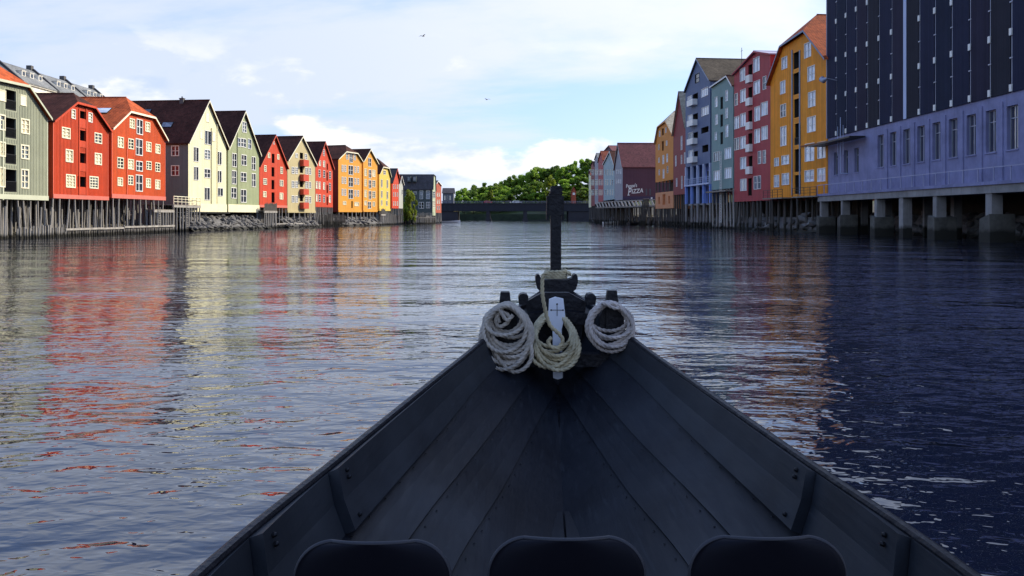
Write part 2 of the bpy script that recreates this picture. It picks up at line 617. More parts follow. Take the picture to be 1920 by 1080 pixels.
def holed_wall(mb, outline, z0, holes, thick=0.24):
    """front sheet at y=0 with real rectangular openings and their reveals"""
    us = sorted(set([round(p[0], 4) for p in outline] + [round(v, 4) for h in holes for v in (h[0], h[1])]))
    U0, U1 = outline[0][0], outline[-1][0]
    us = [u for u in us if U0 - 1e-4 <= u <= U1 + 1e-4]
    for a, b in zip(us, us[1:]):
        if b - a < 1e-3: continue
        m = (a + b) / 2
        hs = sorted([(h[2], h[3]) for h in holes if h[0] <= m <= h[1]])
        za = z0
        for (p, q) in hs:
            if p > za: mb.quad((a, 0, za), (b, 0, za), (b, 0, p), (a, 0, p))
            za = max(za, q)
        ta, tb = top_z(outline, a + 1e-5), top_z(outline, b - 1e-5)
        if ta > za or tb > za:
            mb.quad((a, 0, za), (b, 0, za), (b, 0, max(tb, za)), (a, 0, max(ta, za)))
    for h in holes:
        a, b, p, q = h[:4]; t = h[4] if len(h) > 4 else thick
        mb.quad((a, 0, p), (a, t, p), (a, t, q), (a, 0, q)); mb.quad((b, 0, p), (b, 0, q), (b, t, q), (b, t, p))
        mb.quad((a, 0, q), (a, t, q), (b, t, q), (b, 0, q)); mb.quad((a, 0, p), (b, 0, p), (b, t, p), (a, t, p))


def window(root, M, r, style, proud=0.045):
    fr, pn, nc, nr, bd = STYLE[style]
    a, b, p, q = r
    w, h = b - a, q - p
    bd = min(bd, w * 0.2, h * 0.2)
    m = MB()
    # casing set on the wall round the opening
    y0, y1 = -proud, 0.05
    e = bd * 0.55
    m.box(a - e, a + bd * .45, y0, y1, p - e, q + e); m.box(b - bd * .45, b + e, y0, y1, p - e, q + e)
    m.box(a + bd * .45, b - bd * .45, y0, y1, q - bd * .45, q + e); m.box(a + bd * .45, b - bd * .45, y0 - 0.03, y1, p - e, p + bd * .45)
    g = min(0.055, w * 0.09)
    for i in range(1, nc):
        x = lerp(a, b, i / nc); gg = g * (1.2 if (nc == 2) else 0.8)
        m.box(x - gg, x + gg, 0.0, 0.06, p + bd * .45, q - bd * .45)
    for j in range(1, nr):
        z = lerp(p, q, j / nr)
        m.box(a + bd * .45, b - bd * .45, 0.008, 0.052, z - g * .7, z + g * .7)
    o = m.build('window', fr, root, M)
    if pn is G_CREAM and style in 'wWoy':
        pn = random.choices((G_CREAM, G_GREY, G_DARK), (6, 2.2, 1.8))[0]
    elif pn is G_BRIGHT:
        pn = random.choices((G_BRIGHT, G_GREY), (8, 2))[0]
    if pn is not None:
        MB().quad((a, 0.085, p), (b, 0.085, p), (b, 0.085, q), (a, 0.085, q)).build('pane', pn, o, M)
    else:
        MB().box(a, b, -0.01, 0.03, p, q).build('shutter', fr, o, M)
    return o


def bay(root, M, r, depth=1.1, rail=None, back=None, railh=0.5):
    """an open loading bay: a lining coloured dark for the shade inside and, in front, a rail or a panel"""
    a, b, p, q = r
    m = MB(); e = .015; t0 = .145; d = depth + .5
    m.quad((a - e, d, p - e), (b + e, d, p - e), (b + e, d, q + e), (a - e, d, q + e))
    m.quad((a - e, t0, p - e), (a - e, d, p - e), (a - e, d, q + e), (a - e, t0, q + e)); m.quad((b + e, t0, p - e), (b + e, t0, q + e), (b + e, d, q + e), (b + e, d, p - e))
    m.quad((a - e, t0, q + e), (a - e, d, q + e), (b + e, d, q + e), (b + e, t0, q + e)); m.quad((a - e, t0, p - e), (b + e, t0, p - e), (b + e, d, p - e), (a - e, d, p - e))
    m.build('bay_shade_lining', back or DARKIN, root, M)
    if rail == 'bars':
        m = MB()
        h = min(1.0, (q - p) * railh)
        m.box(a, b, -0.03, 0.02, p + h - 0.05, p + h)
        m.box(a, b, -0.03, 0.02, p + 0.04, p + 0.09)
        k = max(3, int((b - a) / 0.13))
        for i in range(k + 1):
            x = lerp(a + .02, b - .02, i / k)
            m.box(x - 0.012, x + 0.012, -0.02, 0.01, p + .09, p + h - .05)
        m.build('railing', BLACK, root, M)


def make_roof(root, outline, depth, mat, f=0.35, ov=0.3, t=0.16, hip=False, barge=None, lift=0.03, back_hip=False):
    """gable or half-hipped roof slab over the wall outline (local x,z)"""
    A, C = Vector(outline[0]), Vector(outline[-1])
    if hip:
        K1, K2 = Vector(outline[1]), Vector(outline[2])
        d1 = K1 - A; d2 = K2 - C
        # ridge: where the two slopes meet
        den = d1.x * -d2.y + d1.y * d2.x
        s = ((C.x - A.x) * -d2.y + (C.y - A.y) * d2.x) / den
        B = A + d1 * s
    else:
        B = Vector(outline[1])
        K1 = K2 = B
    e1 = A - (B - A).normalized() * ov
    e2 = C - (B - C).normalized() * ov
    up = lift + t
    y0, y1 = -f, depth + f
    V = lambda p, y: (p[0], y, p[1] + up)
    m = MB()
    if hip:
        hz = B.y - (K1.y + K2.y) / 2
        sb = hz * 0.95
        vs = [V(e1, y0), V(K1, y0), V(B, sb), V(B, y1), V(e1, y1), V(K2, y0), V(e2, y0), V(e2, y1)]
        m.slab(vs, [(0, 1, 2, 3, 4), (1, 5, 2), (5, 6, 7, 3, 2)], t)
    else:
        vs = [V(e1, y0), V(B, y0), V(B, y1), V(e1, y1), V(e2, y0), V(e2, y1)]
        m.slab(vs, [(0, 1, 2, 3), (1, 4, 5, 2)], t)
    ro = m.build('roof', mat, root)
    # ridge tiles
    rb = MB()
    yb = (sb if hip else y0)
    rb.tube([(B.x, yb, B.y + up - 0.02), (B.x, y1, B.y + up - 0.02)], 0.12, 6)
    rb.build('ridge', mat, ro)
    if barge is not None:
        segs = [(e1, K1), (K2, e2)] if hip else [(e1, B), (B, e2)]
        if hip: segs.append((K1, K2))
        for p, q in segs:
            h = 0.26
            mm = MB()
            mm.prism([(p.x, p.y + up - .02), (q.x, q.y + up - .02), (q.x, q.y + up - h), (p.x, p.y + up - h)], y0 - 0.05, y0 - 0.003)
            mm.build('bargeboard', barge, ro)
    return ro, B, up


UNDER_DARK = paint('shade_backing', (0.045, 0.042, 0.038), 0.9, 0.4, 0.8, bump=0.8)  # dark colour of the added walls that stand for shade below buildings
PILE_MESH = []
for k in range(4):
    random.seed(100 + k)
    pts = []; rs = []
    for i in range(7):
        pts.append((random.uniform(-.14, .14) * (0 if i in (0, 6) else 1), random.uniform(-.14, .14) * (0 if i in (0, 6) else 1), i / 6.0))
        rs.append(1.08 - 0.22 * i / 6 + random.uniform(-.05, .05))
    PILE_MESH.append((pts, rs))
PILE_CACHE = {}


def pile(root, p0, p1, r, mat, name='pile', k=None):
    """one timber pile from p0 (bottom) to p1 (top), in root coordinates; alike piles share mesh data"""
    k = random.randrange(4) if k is None else k
    key = (k, mat.name)
    if key not in PILE_CACHE:
        pts, rs = PILE_MESH[k]
        pm_ = MB()
        for (px_, py_, pz_), r_ in zip(pts, rs):
            pm_.v += [(px_ + r_ * math.cos(j * math.pi / 4), py_ + r_ * math.sin(j * math.pi / 4), pz_) for j in range(8)]
        for i in range(6):
            for j in range(8):
                a = i * 8 + j; c = i * 8 + (j + 1) % 8; pm_.f.append((a, c, c + 8, a + 8))
        pm_.f.append(tuple(range(48, 56))); pm_.f.append(tuple(range(7, -1, -1)))
        PILE_CACHE[key] = pm_.mesh('pile', mat)
    p0 = Vector(p0); p1 = Vector(p1)
    d = p1 - p0
    o = link(name, PILE_CACHE[key], root)
    o.location = p0
    q = d.to_track_quat('Z', 'Y')
    o.rotation_euler = q.to_euler()
    o.scale = (r, r, d.length)
    return o


def pile_rows(root, W, zb, n, rows, mat=None, r=0.12, lean=0.04, u0=0.2, zbot=-2.4):
    for (y, m, dz) in rows:
        for i in range(m):
            u = lerp(u0, W - u0, (i + random.uniform(-.2, .2)) / max(1, m - 1))
            u = max(0.1, min(W - .1, u))
            tl = random.gauss(0, lean)
            h = zb - zbot
            pile(root, (u - tl * h, y + random.uniform(-.25, .25), zbot), (u, y, zb - dz), r * random.uniform(.8, 1.15), mat or PILE)


def building(name, label, Z, x1, x2, D1, D2, pts, base, wallm, roofm, depth=14, wins=(), bays=(), hip=False, barge=None,
             skirt=None, skirt_m=None, battens=0.0, group=None, cat='house', f=0.35, piles=None, side=None, side_m=None,
             ov=0.3, corner=None, mirror=False, zb=None):
    P1 = at(x1, 400, D1); P2 = at(x2, 400, D2)
    F = Frame((P1.x, P1.y), (P2.x, P2.y))
    root = thing(name, label, cat, (P1.x, P1.y, 0), F.rz, group)
    ol = [F.uz(*zpx(Z, p)) for p in pts]
    W = F.W
    ol[0] = (0.0, ol[0][1]); ol[-1] = (W, ol[-1][1])
    if zb is None:
        zb = F.uz((x1 + x2) / 2, Z[1] + base / Z[2])[1]
    I = Matrix.Identity(4)
    holes = []
    wr = []
    for w in wins:
        c = zpx(Z, w)
        r = F.rect(c[0], c[1], w[2] / Z[2], w[3] / Z[2])
        wr.append((r, w[4]))
        if mirror:
            wr.append(((W - r[1], W - r[0], r[2], r[3]), w[4]))
    br = []
    for w in bays:
        c = zpx(Z, w)
        r = F.rect(c[0], c[1], w[2] / Z[2], w[3] / Z[2])
        br.append((r, w[4] if len(w) > 4 else None))
    for r, s in wr: holes.append((*r, 0.22))
    for r, s in br: holes.append((*r, 0.14))
    m = MB()
    holed_wall(m, ol, zb, holes)
    zl, zr = ol[0][1], ol[-1][1]
    if side is None:
        m.quad((0, 0, zb), (0, 0, zl), (0, depth, zl), (0, depth, zb))
    m.quad((W, 0, zb), (W, depth, zb), (W, depth, zr), (W, 0, zr))
    m.poly([(W, depth, zb), (0, depth, zb)] + [(u, depth, z) for u, z in ol])
    m.quad((0, 0, zb), (0, depth, zb), (W, depth, zb), (W, 0, zb))
    wall = m.build('wall', wallm, root)
    if side is not None:
        # near side wall with its own openings: u runs from the back to the front corner
        sw = side
        sF = Frame((P1.x - F.n.x * depth, P1.y - F.n.y * depth), (P1.x, P1.y))
        ML = Matrix.Translation((0, depth, 0)) @ Matrix.Rotation(math.radians(-90), 4, 'Z')
        rs = []
        for w in sw:
            c = zpx(Z, w)
            rs.append((sF.rect(c[0], c[1], w[2] / Z[2], w[3] / Z[2]), w[4]))
        ms = MB(); holed_wall(ms, [(0, zl), (depth, zl)], zb, [(*r, 0.22) for r, s in rs])
        ms.build('side_wall', side_m or wallm, root, ML)
        for r, s in rs: window(root, ML, r, s)
    if battens > 0:
        mb = MB()
        k = int(W / battens)
        for i in range(k + 1):
            u = (i + .5) * W / (k + 1)
            zt = top_z(ol, u) - 0.02
            segs = [(zb + .02, zt)]
            for h in holes:
                if h[0] - .13 < u < h[1] + .13:
                    ns = []
                    for a, b in segs:
                        if h[3] + .12 <= a or h[2] - .12 >= b: ns.append((a, b)); continue
                        if h[2] - .12 > a: ns.append((a, h[2] - .12))
                        if h[3] + .12 < b: ns.append((h[3] + .12, b))
                    segs = ns
            for a, b in segs:
                if b - a > .1: mb.box(u - .022, u + .022, -0.03, 0.0, a, b)
        o = mb.build('cladding', wallm, root); o['kind'] = 'stuff'
    for r, s in wr: window(root, I, r, s)
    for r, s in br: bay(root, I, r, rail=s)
    ro, B, up = make_roof(root, ol, depth, roofm, f=f, ov=ov, hip=hip, barge=barge)
    if corner is not None:
        for a in (-0.012, W - 0.13):
            MB().box(a, a + .142, -0.042, -0.001, zb, (zl if a < 1 else zr)).build('corner_board', corner, root)
    if skirt:
        zt = F.uz((x1 + x2) / 2, Z[1] + skirt / Z[2])[1]
        MB().box(-0.05, W + .05, -0.09, -0.034, zb - 0.02, zt).build('sill_beam', skirt_m or wallm, root)
    if piles:
        yb_ = max(5.0, max(r[0] for r in piles['rows']) + 1.2)
        MB().box(.1, W - .1, yb_, yb_ + .5, -2.5, zb - .02).build('shade_backing_wall', UNDER_DARK, root)  # added behind the piles to keep the space under the house dark
        pile_rows(root, W, zb, 0, **piles)
    return dict(root=root, F=F, ol=ol, zb=zb, W=W, roof=ro, B=B, up=up, depth=depth, holes=holes)


def roof_box(b, u, y, w, d, h, mat, name='chimney', z=None):
    """chimney standing on the roof at local (u,y)"""
    zt = top_z([b['ol'][0], (b['B'].x, b['B'].y), b['ol'][-1]], u) + b['up']
    m = MB().box(u - w / 2, u + w / 2, y - d / 2, y + d / 2, zt - 0.9, zt + h)
    m.box(u - w / 2 - .06, u + w / 2 + .06, y - d / 2 - .06, y + d / 2 + .06, zt + h + .002, zt + h + .09)
    m.tube([(u, y, zt + h + .08), (u, y, zt + h + .35)], 0.1, 8)
    return m.build(name, mat, b['roof'])


def skylight(b, u, y, w=0.8, l=1.1, mat=None, side=0):
    """roof window lying on the near slope; w along the ridge, l down the slope"""
    A = Vector(b['ol'][0 if side == 0 else -1]); B = b['B']
    d = (A - B).normalized()
    nrm = Vector((-(B - A).y, (B - A).x)).normalized() if side == 0 else Vector((-(A - B).y, (A - B).x)).normalized()
    if nrm.y < 0: nrm = -nrm
    zt = B.y + (u - B.x) / d.x * d.y + b['up']
    c = Vector((u, zt))
    m = MB()

    def P(s, yy, h):
        q = c + d * s + nrm * h
        return (q.x, yy, q.y)
    for h0, h1, e, mt, nm in ((0.0, 0.09, 0.09, BLACK, 'skylight'), (0.04, 0.105, 0.0, mat or G_GREY, 'pane')):
        m = MB()
        s0, s1 = -l / 2 - e, l / 2 + e; ya, yb = y - w / 2 - e, y + w / 2 + e
        i = 0
        lo = [P(s0, ya, h0), P(s1, ya, h0), P(s1, yb, h0), P(s0, yb, h0)]
        hi = [P(s0, ya, h1), P(s1, ya, h1), P(s1, yb, h1), P(s0, yb, h1)]
        m.poly(hi)
        for k in range(4): m.quad(lo[k], lo[(k + 1) % 4], hi[(k + 1) % 4], hi[k])
        if nm == 'skylight': o = m.build(nm, mt, b['roof'])
        else: m.build(nm, mt, b['roof'])


def pipe(b, Z, zx, za, zb_, mat=BLACK, r=0.05):
    u, z1 = b['F'].uz(*zpx(Z, (zx, za))); _, z0 = b['F'].uz(*zpx(Z, (zx, zb_)))
    MB().tube([(u, -0.12, z0), (u, -0.12, z1)], r, 8).build('downpipe', mat, b['root'])


def ledge(b, Z, zx0, zx1, zy0, zy1, mat, name, out=0.06, y1=-0.002):
    """a board or panel standing proud of the facade, given by its photo box"""
    r = b['F'].rect(*zpx(Z, ((zx0 + zx1) / 2, (zy0 + zy1) / 2)), (zx1 - zx0) / Z[2], (zy1 - zy0) / Z[2])
    return MB().box(r[0], r[1], -out, y1, r[2], r[3]).build(name, mat, b['root'])


def rail(root, M, a, b, y, z, h=1.0, step=1.2, mat=None, mids=1, r=0.03, name='railing'):
    m = MB()
    m.box(a, b, y - r, y + r, z + h - 2 * r, z + h)
    for k in range(mids):
        zz_ = z + h * (k + 1) / (mids + 1)
        m.box(a, b, y - r * .7, y + r * .7, zz_ - r * .7, zz_ + r * .7)
    nn = max(1, int(round((b - a) / step)))
    for i in range(nn + 1):
        x = lerp(a + r, b - r, i / nn)
        m.box(x - r * 1.02, x + r * 1.02, y - r * 1.02, y + r * 1.02, z, z + h + .002)
    return m.build(name, mat or BLACK, root, M)


def balcony(b, Z, zx, zy, zw, zh, mat, out=0.9, name='balcony'):
    r = b['F'].rect(*zpx(Z, (zx, zy)), zw / Z[2], zh / Z[2])
    a, c, p, q = r
    m = MB()
    m.box(a, c, -out, 0.02, p, p + .12)
    m.box(a, c, -out - .04, -out, p, q); m.box(a - .04, a, -out - .04, 0.0, p, q); m.box(c, c + .04, -out - .04, 0.0, p, q)
    return m.build(name, mat, b['root'])

# ------------------------------------------------------------------ left bank
GL = 'wooden warehouses along the left bank'
M_SAGE = paint('sage_paint', (0.33, 0.35, 0.25), 0.65, 0.12, 0.5, boards=0.7, board_w=0.24, weather=0.28)
M_SAGE_L = paint('sage_trim', (0.52, 0.54, 0.40), 0.6, 0.08)
M_RED1 = paint('red_paint', (0.55, 0.055, 0.012), 0.6, 0.16, 0.5, boards=0.8, board_w=0.26, weather=0.35, dirt=(0.22, .03, .018))
M_RED1L = paint('red_skirt', (0.58, 0.15, 0.11), 0.65, 0.12, 0.7)
M_RED2 = paint('vermilion_paint', (0.64, 0.090, 0.016), 0.6, 0.16, 0.5, boards=0.8, board_w=0.28, weather=0.35, dirt=(0.28, .04, .018))
M_REDT = paint('red_trim', (0.62, 0.10, 0.05), 0.55, 0.1)
M_CREAM = paint('cream_wall', (0.80, 0.76, 0.47), 0.6, 0.08, 0.4, boards=0.6, board_w=0.22, weather=.14, dirt=(.45, .42, .26))
M_CREAMB = paint('cream_band', (0.80, 0.74, 0.50), 0.65, 0.10, 0.6)
M_GREYG = paint('grey_side', (0.16, 0.175, 0.145), 0.7, 0.10, 0.4, boards=0.5, board_w=0.2)
M_GREEN = paint('moss_wall', (0.31, 0.35, 0.19), 0.6, 0.12, 0.4, boards=0.7, board_w=0.22, weather=.25, dirt=(.18, .2, .12))
M_RED3 = paint('red_wall_far', (0.56, 0.050, 0.012), 0.6, 0.14, 0.4, boards=0.8, board_w=0.25, weather=.25, dirt=(.25, .03, .02))
M_BEIGE = paint('beige_wall', (0.50, 0.42, 0.22), 0.6, 0.08, 0.4, boards=0.4, board_w=0.25)
M_BALC = paint('red_balcony', (0.52, 0.06, 0.025), 0.6, 0.1)
M_ORAN = paint('orange_wall', (0.74, 0.33, 0.035), 0.6, 0.10, 0.4, boards=0.7, board_w=0.25, weather=.25, dirt=(.45, .18, .03))
M_MAROON = paint('maroon_shaded_side', (0.16, 0.03, 0.022), 0.7, 0.12, 0.4, boards=0.6, board_w=0.25)  # dark red of the amber side wall, its shade mixed into the colour
M_YELL = paint('yellow_wall', (0.76, 0.54, 0.10), 0.6, 0.08, 0.4, boards=0.4, board_w=0.25)
M_STONE = paint('chimney_stone', (0.10, 0.095, 0.09), 0.8, 0.2, 1.0)

B_ = {}
B_['sage'] = building('warehouse', 'sage green boarded warehouse with black railed bays up its front', Z1, -50, 89, 69.3, 80, [(-150, 250), (-60, 118), (152, 164), (284, 345)], 812,
    M_SAGE, ROOFO, 16, [(135, 242, 34, 58, 's'), (145, 392, 46, 80, 'w'), (143, 540, 44, 76, 'w'), (143, 695, 40, 105, 'w')],
    [(62, 240, 62, 115, 'bars'), (62, 402, 62, 116, 'bars'), (62, 553, 62, 112, 'bars'), (60, 706, 72, 130, 'bars')], hip=True, barge=M_SAGE_L,
    skirt=785, skirt_m=M_SAGE_L, battens=0.24, group=GL, mirror=True, corner=M_SAGE_L,
    piles=dict(rows=[(0.1, 10, 0.0), (-0.5, 7, 0.7), (1.0, 9, 0), (2.0, 10, 0.3), (3.2, 9, 0)], lean=0.09, r=0.095))
b = B_['sage']
MB().box(*(lambda r: (r[0], r[1], -0.07, -0.031, r[2], r[3]))(b['F'].rect(5, 300, 2.2, 150))).build('trim_board', M_SAGE_L, b['root'])
B_['red1'] = building('warehouse', 'red boarded warehouse with small cream windows and open hoist bays', Z1, 99, 202.5, 80.8, 91.8, [(308, 362), (430, 258), (535, 285), (622, 415)], 812,
    M_RED1, ROOFD, 16, [(424, 320, 22, 52, 'o'), (522, 340, 22, 52, 'o'), (381, 430, 46, 58, 'w'), (567, 460, 40, 55, 'w'), (400, 562, 40, 68, 'w'), (567, 580, 38, 62, 'w'), (408, 708, 52, 70, 'W'), (542, 716, 48, 64, 'W')],
    [(477, 325, 34, 44), (477, 445, 34, 60), (477, 575, 36, 58), (473, 712, 50, 60)], hip=True, barge=M_RED1, skirt=790, skirt_m=M_RED1L, battens=0.26,
    group=GL, corner=M_REDT, piles=dict(rows=[(0.05, 9, 0), (.8, 8, 1.1), (1.8, 10, 0), (3.5, 9, 0)], lean=0.05, r=0.10))
b = B_['red1']
for (y0, y1) in ((350, 402), (478, 514), (606, 652), (746, 788)): ledge(b, Z1, 460, 494, y0, y1, M_RED1, 'bay_panel', 0.05)
for zx in (456, 498): ledge(b, Z1, zx - 3, zx + 3, 290, 788, M_RED1, 'hoist_rail', 0.07)
B_['red2'] = building('warehouse', 'vermilion warehouse with orange tiled half hip and glazed centre doors', Z1, 209, 309.5, 92.6, 106.5, [(648, 405), (742, 310), (885, 345), (966, 472)], 812,
    M_RED2, ROOFO, 17, [(764, 375, 28, 52, 'w'), (853, 395, 26, 52, 'w'), (697, 484, 32, 58, 'w'), (757, 493, 30, 55, 'w'), (859, 510, 28, 52, 'w'), (912, 522, 26, 50, 'w'),
    (696, 603, 34, 58, 'w'), (756, 611, 32, 54, 'w'), (860, 618, 28, 44, 'w'), (911, 628, 26, 48, 'w'), (694, 712, 28, 44, 'w'), (755, 703, 28, 50, 'w'), (857, 720, 26, 50, 'w'), (911, 728, 26, 50, 'w'),
    (807, 395, 34, 84, 'f'), (804, 512, 38, 92, 'f'), (805, 622, 36, 55, 'f'), (804, 720, 38, 92, 'f')], hip=True, barge=CREAMW, skirt=790, skirt_m=M_RED1L, battens=0.28,
    group=GL, corner=M_REDT, piles=dict(rows=[(0.05, 9, 0), (.8, 9, 1.1), (1.8, 10, 0), (3.5, 9, 0)], lean=0.05, r=0.10))
b = B_['red2']
ledge(b, Z1, 732, 736, 480, 785, M_REDT, 'downpipe', 0.08)
skylight(b, b['B'].x * 0.52, 3.6, 2.6, 1.3, G_BRIGHT)
B_['cream'] = building('warehouse', 'tall cream gabled warehouse with dark paired windows and grey side wall', Z2, 353, 424.3, 114, 125.4, [(420, 357), (555, 74), (688, 388)], 845,
    M_CREAM, ROOFD, 22, [(556, 185, 24, 68, 's'), (512, 308, 18, 54, 's'), (557, 328, 44, 94, 'k'), (600, 320, 22, 66, 's'), (475, 445, 34, 100, 'k'), (553, 445, 38, 64, 'g'), (638, 472, 28, 90, 'k'),
    (475, 578, 32, 92, 'k'), (553, 577, 40, 60, 'f'), (638, 600, 28, 82, 'k'), (552, 720, 36, 86, 'k'), (644, 708, 36, 56, 'k')], barge=CREAMW, skirt=790, skirt_m=M_CREAMB, group=GL,
    side=[(330, 420, 50, 68, 'r'), (330, 558, 52, 68, 'r')], side_m=M_GREYG, ov=0.45)
b = B_['cream']
pipe(b, Z2, 579, 260, 790); pipe(b, Z2, 620, 235, 790, CREAMW)
roof_box(b, b['B'].x - .2, 3.9, 0.5, 0.6, 0.45, M_STONE)
for (u, y) in ((0.30, 8.6), (0.30, 10.6), (0.62, 9.2), (0.62, 11.2)): skylight(b, b['B'].x * (1 - u) if u > .5 else b['B'].x * (1 - u), y, 0.9, 1.2)
for (u, y) in ((0.38, 4.4), (0.38, 6.4)): skylight(b, b['B'].x * u, y, 1.5, 0.9)
B_['moss'] = building('warehouse', 'moss green gabled warehouse with white framed tall windows', Z2, 427.5, 485.5, 126, 137, [(698, 402), (808, 150), (915, 445)], 848,
    M_GREEN, ROOFD, 20, [(812, 255, 28, 72, 'g'), (773, 360, 20, 58, 'n'), (805, 364, 36, 58, 'f'), (848, 372, 24, 68, 'n'), (742, 485, 30, 92, 'f'), (809, 485, 34, 72, 'f'), (876, 508, 26, 92, 'f'),
    (740, 605, 30, 92, 'f'), (806, 603, 38, 62, 'f'), (877, 625, 26, 92, 'f'), (738, 714, 36, 72, 'f'), (806, 735, 38, 88, 'f')], barge=CREAMW, skirt=796, skirt_m=M_CREAMB, group=GL, ov=0.45)
b = B_['moss']
pipe(b, Z2, 760, 290, 790)
roof_box(b, b['B'].x - .2, 8.5, 0.5, 0.6, 0.4, M_STONE)
B_['red3'] = building('warehouse', 'narrow red gabled warehouse with dark bays between moss and beige neighbours', Z3, 486.3, 538, 138, 148.5, [(85, 420), (228, 128), (350, 440)], 818,
    M_RED3, ROOFD, 18, [(222, 195, 9, 26, 'o'), (175, 315, 20, 45, 'w'), (265, 330, 18, 45, 'w'), (140, 442, 20, 55, 'w'), (297, 460, 22, 60, 'w'), (138, 568, 32, 55, 'w'), (297, 583, 32, 55, 'w'), (135, 690, 30, 50, 'w'), (296, 708, 32, 58, 'w')],
    [(217, 345, 26, 90), (215, 475, 28, 90), (215, 598, 28, 90), (216, 722, 30, 100)], barge=M_REDT, skirt=795, skirt_m=M_RED1L, group=GL,
    piles=dict(rows=[(0.1, 8, 0), (1.5, 7, 0), (3, 6, 0)], lean=0.05, r=0.10))
roof_box(B_['red3'], B_['red3']['B'].x, 6.0, .6, .8, .9, M_STONE)
B_['beige'] = building('warehouse', 'beige gabled warehouse with a column of red balconies', Z3, 539, 591, 149.2, 161, [(357, 365), (490, 139), (622, 405)], 868,
    M_BEIGE, ROOFD, 18, [(442, 317, 22, 40, 'g'), (532, 327, 22, 50, 'g')] + [(x, y + dy, w, 62, 'g') for y in (460, 594, 736) for x, dy, w in ((408, 0, 26), (442, 1, 22), (538, 6, 24), (570, 8, 22))],
    [(490, 320, 32, 60), (490, 455, 32, 60), (490, 592, 32, 60), (490, 728, 32, 62)], barge=CREAMW, skirt=848, skirt_m=M_BEIGE, group=GL,
    piles=dict(rows=[(0.1, 6, 0), (1.8, 5, 0)], lean=0.03, r=0.16))
for (y, h) in ((390, 60), (533, 64), (668, 54), (800, 60)): balcony(B_['beige'], Z3, 498, y, 50, h, M_BALC, 0.8)
skylight(B_['beige'], B_['beige']['B'].x * .35, 3.6, 1.5, 1.0)
B_['red4'] = building('warehouse', 'red gabled warehouse with many narrow white windows beside the beige one', Z3, 591.6, 624, 161.8, 171, [(627, 420), (708, 192), (790, 445)], 815,
    M_RED3, ROOFD, 18, [(705, 290, 14, 58, 'o'), (667, 390, 16, 50, 'o'), (707, 398, 18, 58, 'o')] +
    [(x, y + dy, 17, 68, 'o') for y, cols in ((490, ((663, 0), (708, 6), (764, 16))), (602, ((637, -2), (664, 3), (707, 9), (763, 16))), (727, ((638, -2), (665, 1), (707, 6), (763, 8)))) for x, dy in cols],
    [(739, 425, 12, 60), (738, 520, 12, 80), (739, 640, 12, 80), (739, 755, 12, 80)], barge=M_REDT, group=GL,
    piles=dict(rows=[(0.1, 14, 0), (1.8, 6, 0)], lean=0.03, r=0.10))
B_['amber'] = building('warehouse', 'broad amber half hipped warehouse with white window pairs and shaded maroon side', Z3, 634.3, 678, 176, 186, [(848, 350), (912, 284), (1022, 300), (1070, 375)], 862,
    M_ORAN, ROOFD, 18, [(930, 325, 20, 54, 'g'), (968, 340, 32, 84, 'f'), (1003, 333, 18, 54, 'g')] +
    [(x, y + dy, w, h, s) for y in (440, 555, 670) for x, dy, w, h, s in ((886, 0, 16, 62, 'g'), (912, 2, 16, 62, 'g'), (965, 18, 42, 88, 'f'), (1009, 10, 15, 58, 'g'), (1036, 12, 15, 58, 'g'))] +
    [(905, 775, 30, 30, 'w'), (1022, 785, 40, 34, 'w')], [(978, 790, 14, 66)], hip=True, barge=CREAMW, skirt=845, group=GL,
    side=[], side_m=M_MAROON, piles=dict(rows=[(0.1, 6, 0), (2, 5, 0)], lean=0.02, r=0.16))
B_['amber2'] = building('warehouse', 'slim amber gabled warehouse with centre doors beside the broad amber one', Z3, 681, 707.5, 187, 194.5, [(1088, 372), (1147, 262), (1216, 395)], 860,
    M_ORAN, ROOFD, 16, [(1147, 382, 28, 78, 'f')] + [(x, y + dy, w, h, s) for y in (485, 585, 690) for x, dy, w, h, s in ((1108, -6, 22, 66, 'w'), (1150, 8, 24, 78, 'f'), (1187, 4, 28, 62, 'w'))] +
    [(1108, 775, 22, 40, 'w'), (1145, 795, 30, 62, 'f'), (1187, 785, 22, 40, 'w')], barge=CREAMW, skirt=845, group=GL,
    piles=dict(rows=[(0.1, 5, 0), (2, 4, 0)], lean=0.02, r=0.16))
B_['yellow'] = building('warehouse', 'bright yellow half hipped warehouse with tall dark windows', Z3, 711.2, 731.5, 196, 202.8, [(1240, 490), (1268, 430), (1325, 442), (1345, 520)], 850,
    M_YELL, ROOFD, 14, [(1290, 480, 22, 38, 'f'), (1263, 585, 14, 76, 'k'), (1318, 592, 14, 76, 'k'), (1263, 690, 14, 68, 'k'), (1318, 700, 14, 72, 'k'), (1263, 772, 12, 48, 'k'), (1312, 777, 14, 48, 'k')],
    hip=True, barge=CREAMW, skirt=830, skirt_m=M_YELL, group=GL, piles=dict(rows=[(0.1, 9, 0), (1.5, 5, 0)], lean=0.02, r=0.10))
B_['red5'] = building('warehouse', 'small crimson warehouse with black roof next to the yellow one', Z4, 734.8, 747.3, 205, 212, [(197, 232), (232, 120), (250, 195)], 440,
    M_RED3, paint('roof_black', (0.02, 0.02, 0.024), 0.7, 0.2, tiles=(.3, .3)), 14, [(x, y, 6, 32, 'o') for y in (262, 325, 400) for x in (209, 224, 240)], group=GL, barge=M_REDT,
    piles=dict(rows=[(0.1, 5, 0), (1.5, 4, 0)], lean=0.03, r=0.10))
B_['slim'] = building('warehouse', 'slim pale grey gabled house with white trim behind the crimson one', Z4, 747.8, 755.5, 214, 219, [(252, 235), (268, 178), (287, 245)], 440,
    paint('pale_grey_wall', (0.42, 0.43, 0.38), .6, .1), ROOFD, 10, [(270, 225, 7, 30, 'o'), (278, 305, 8, 40, 'o')], group=GL, barge=WHITE, piles=dict(rows=[(0.1, 4, 0)], lean=0.03, r=0.10))
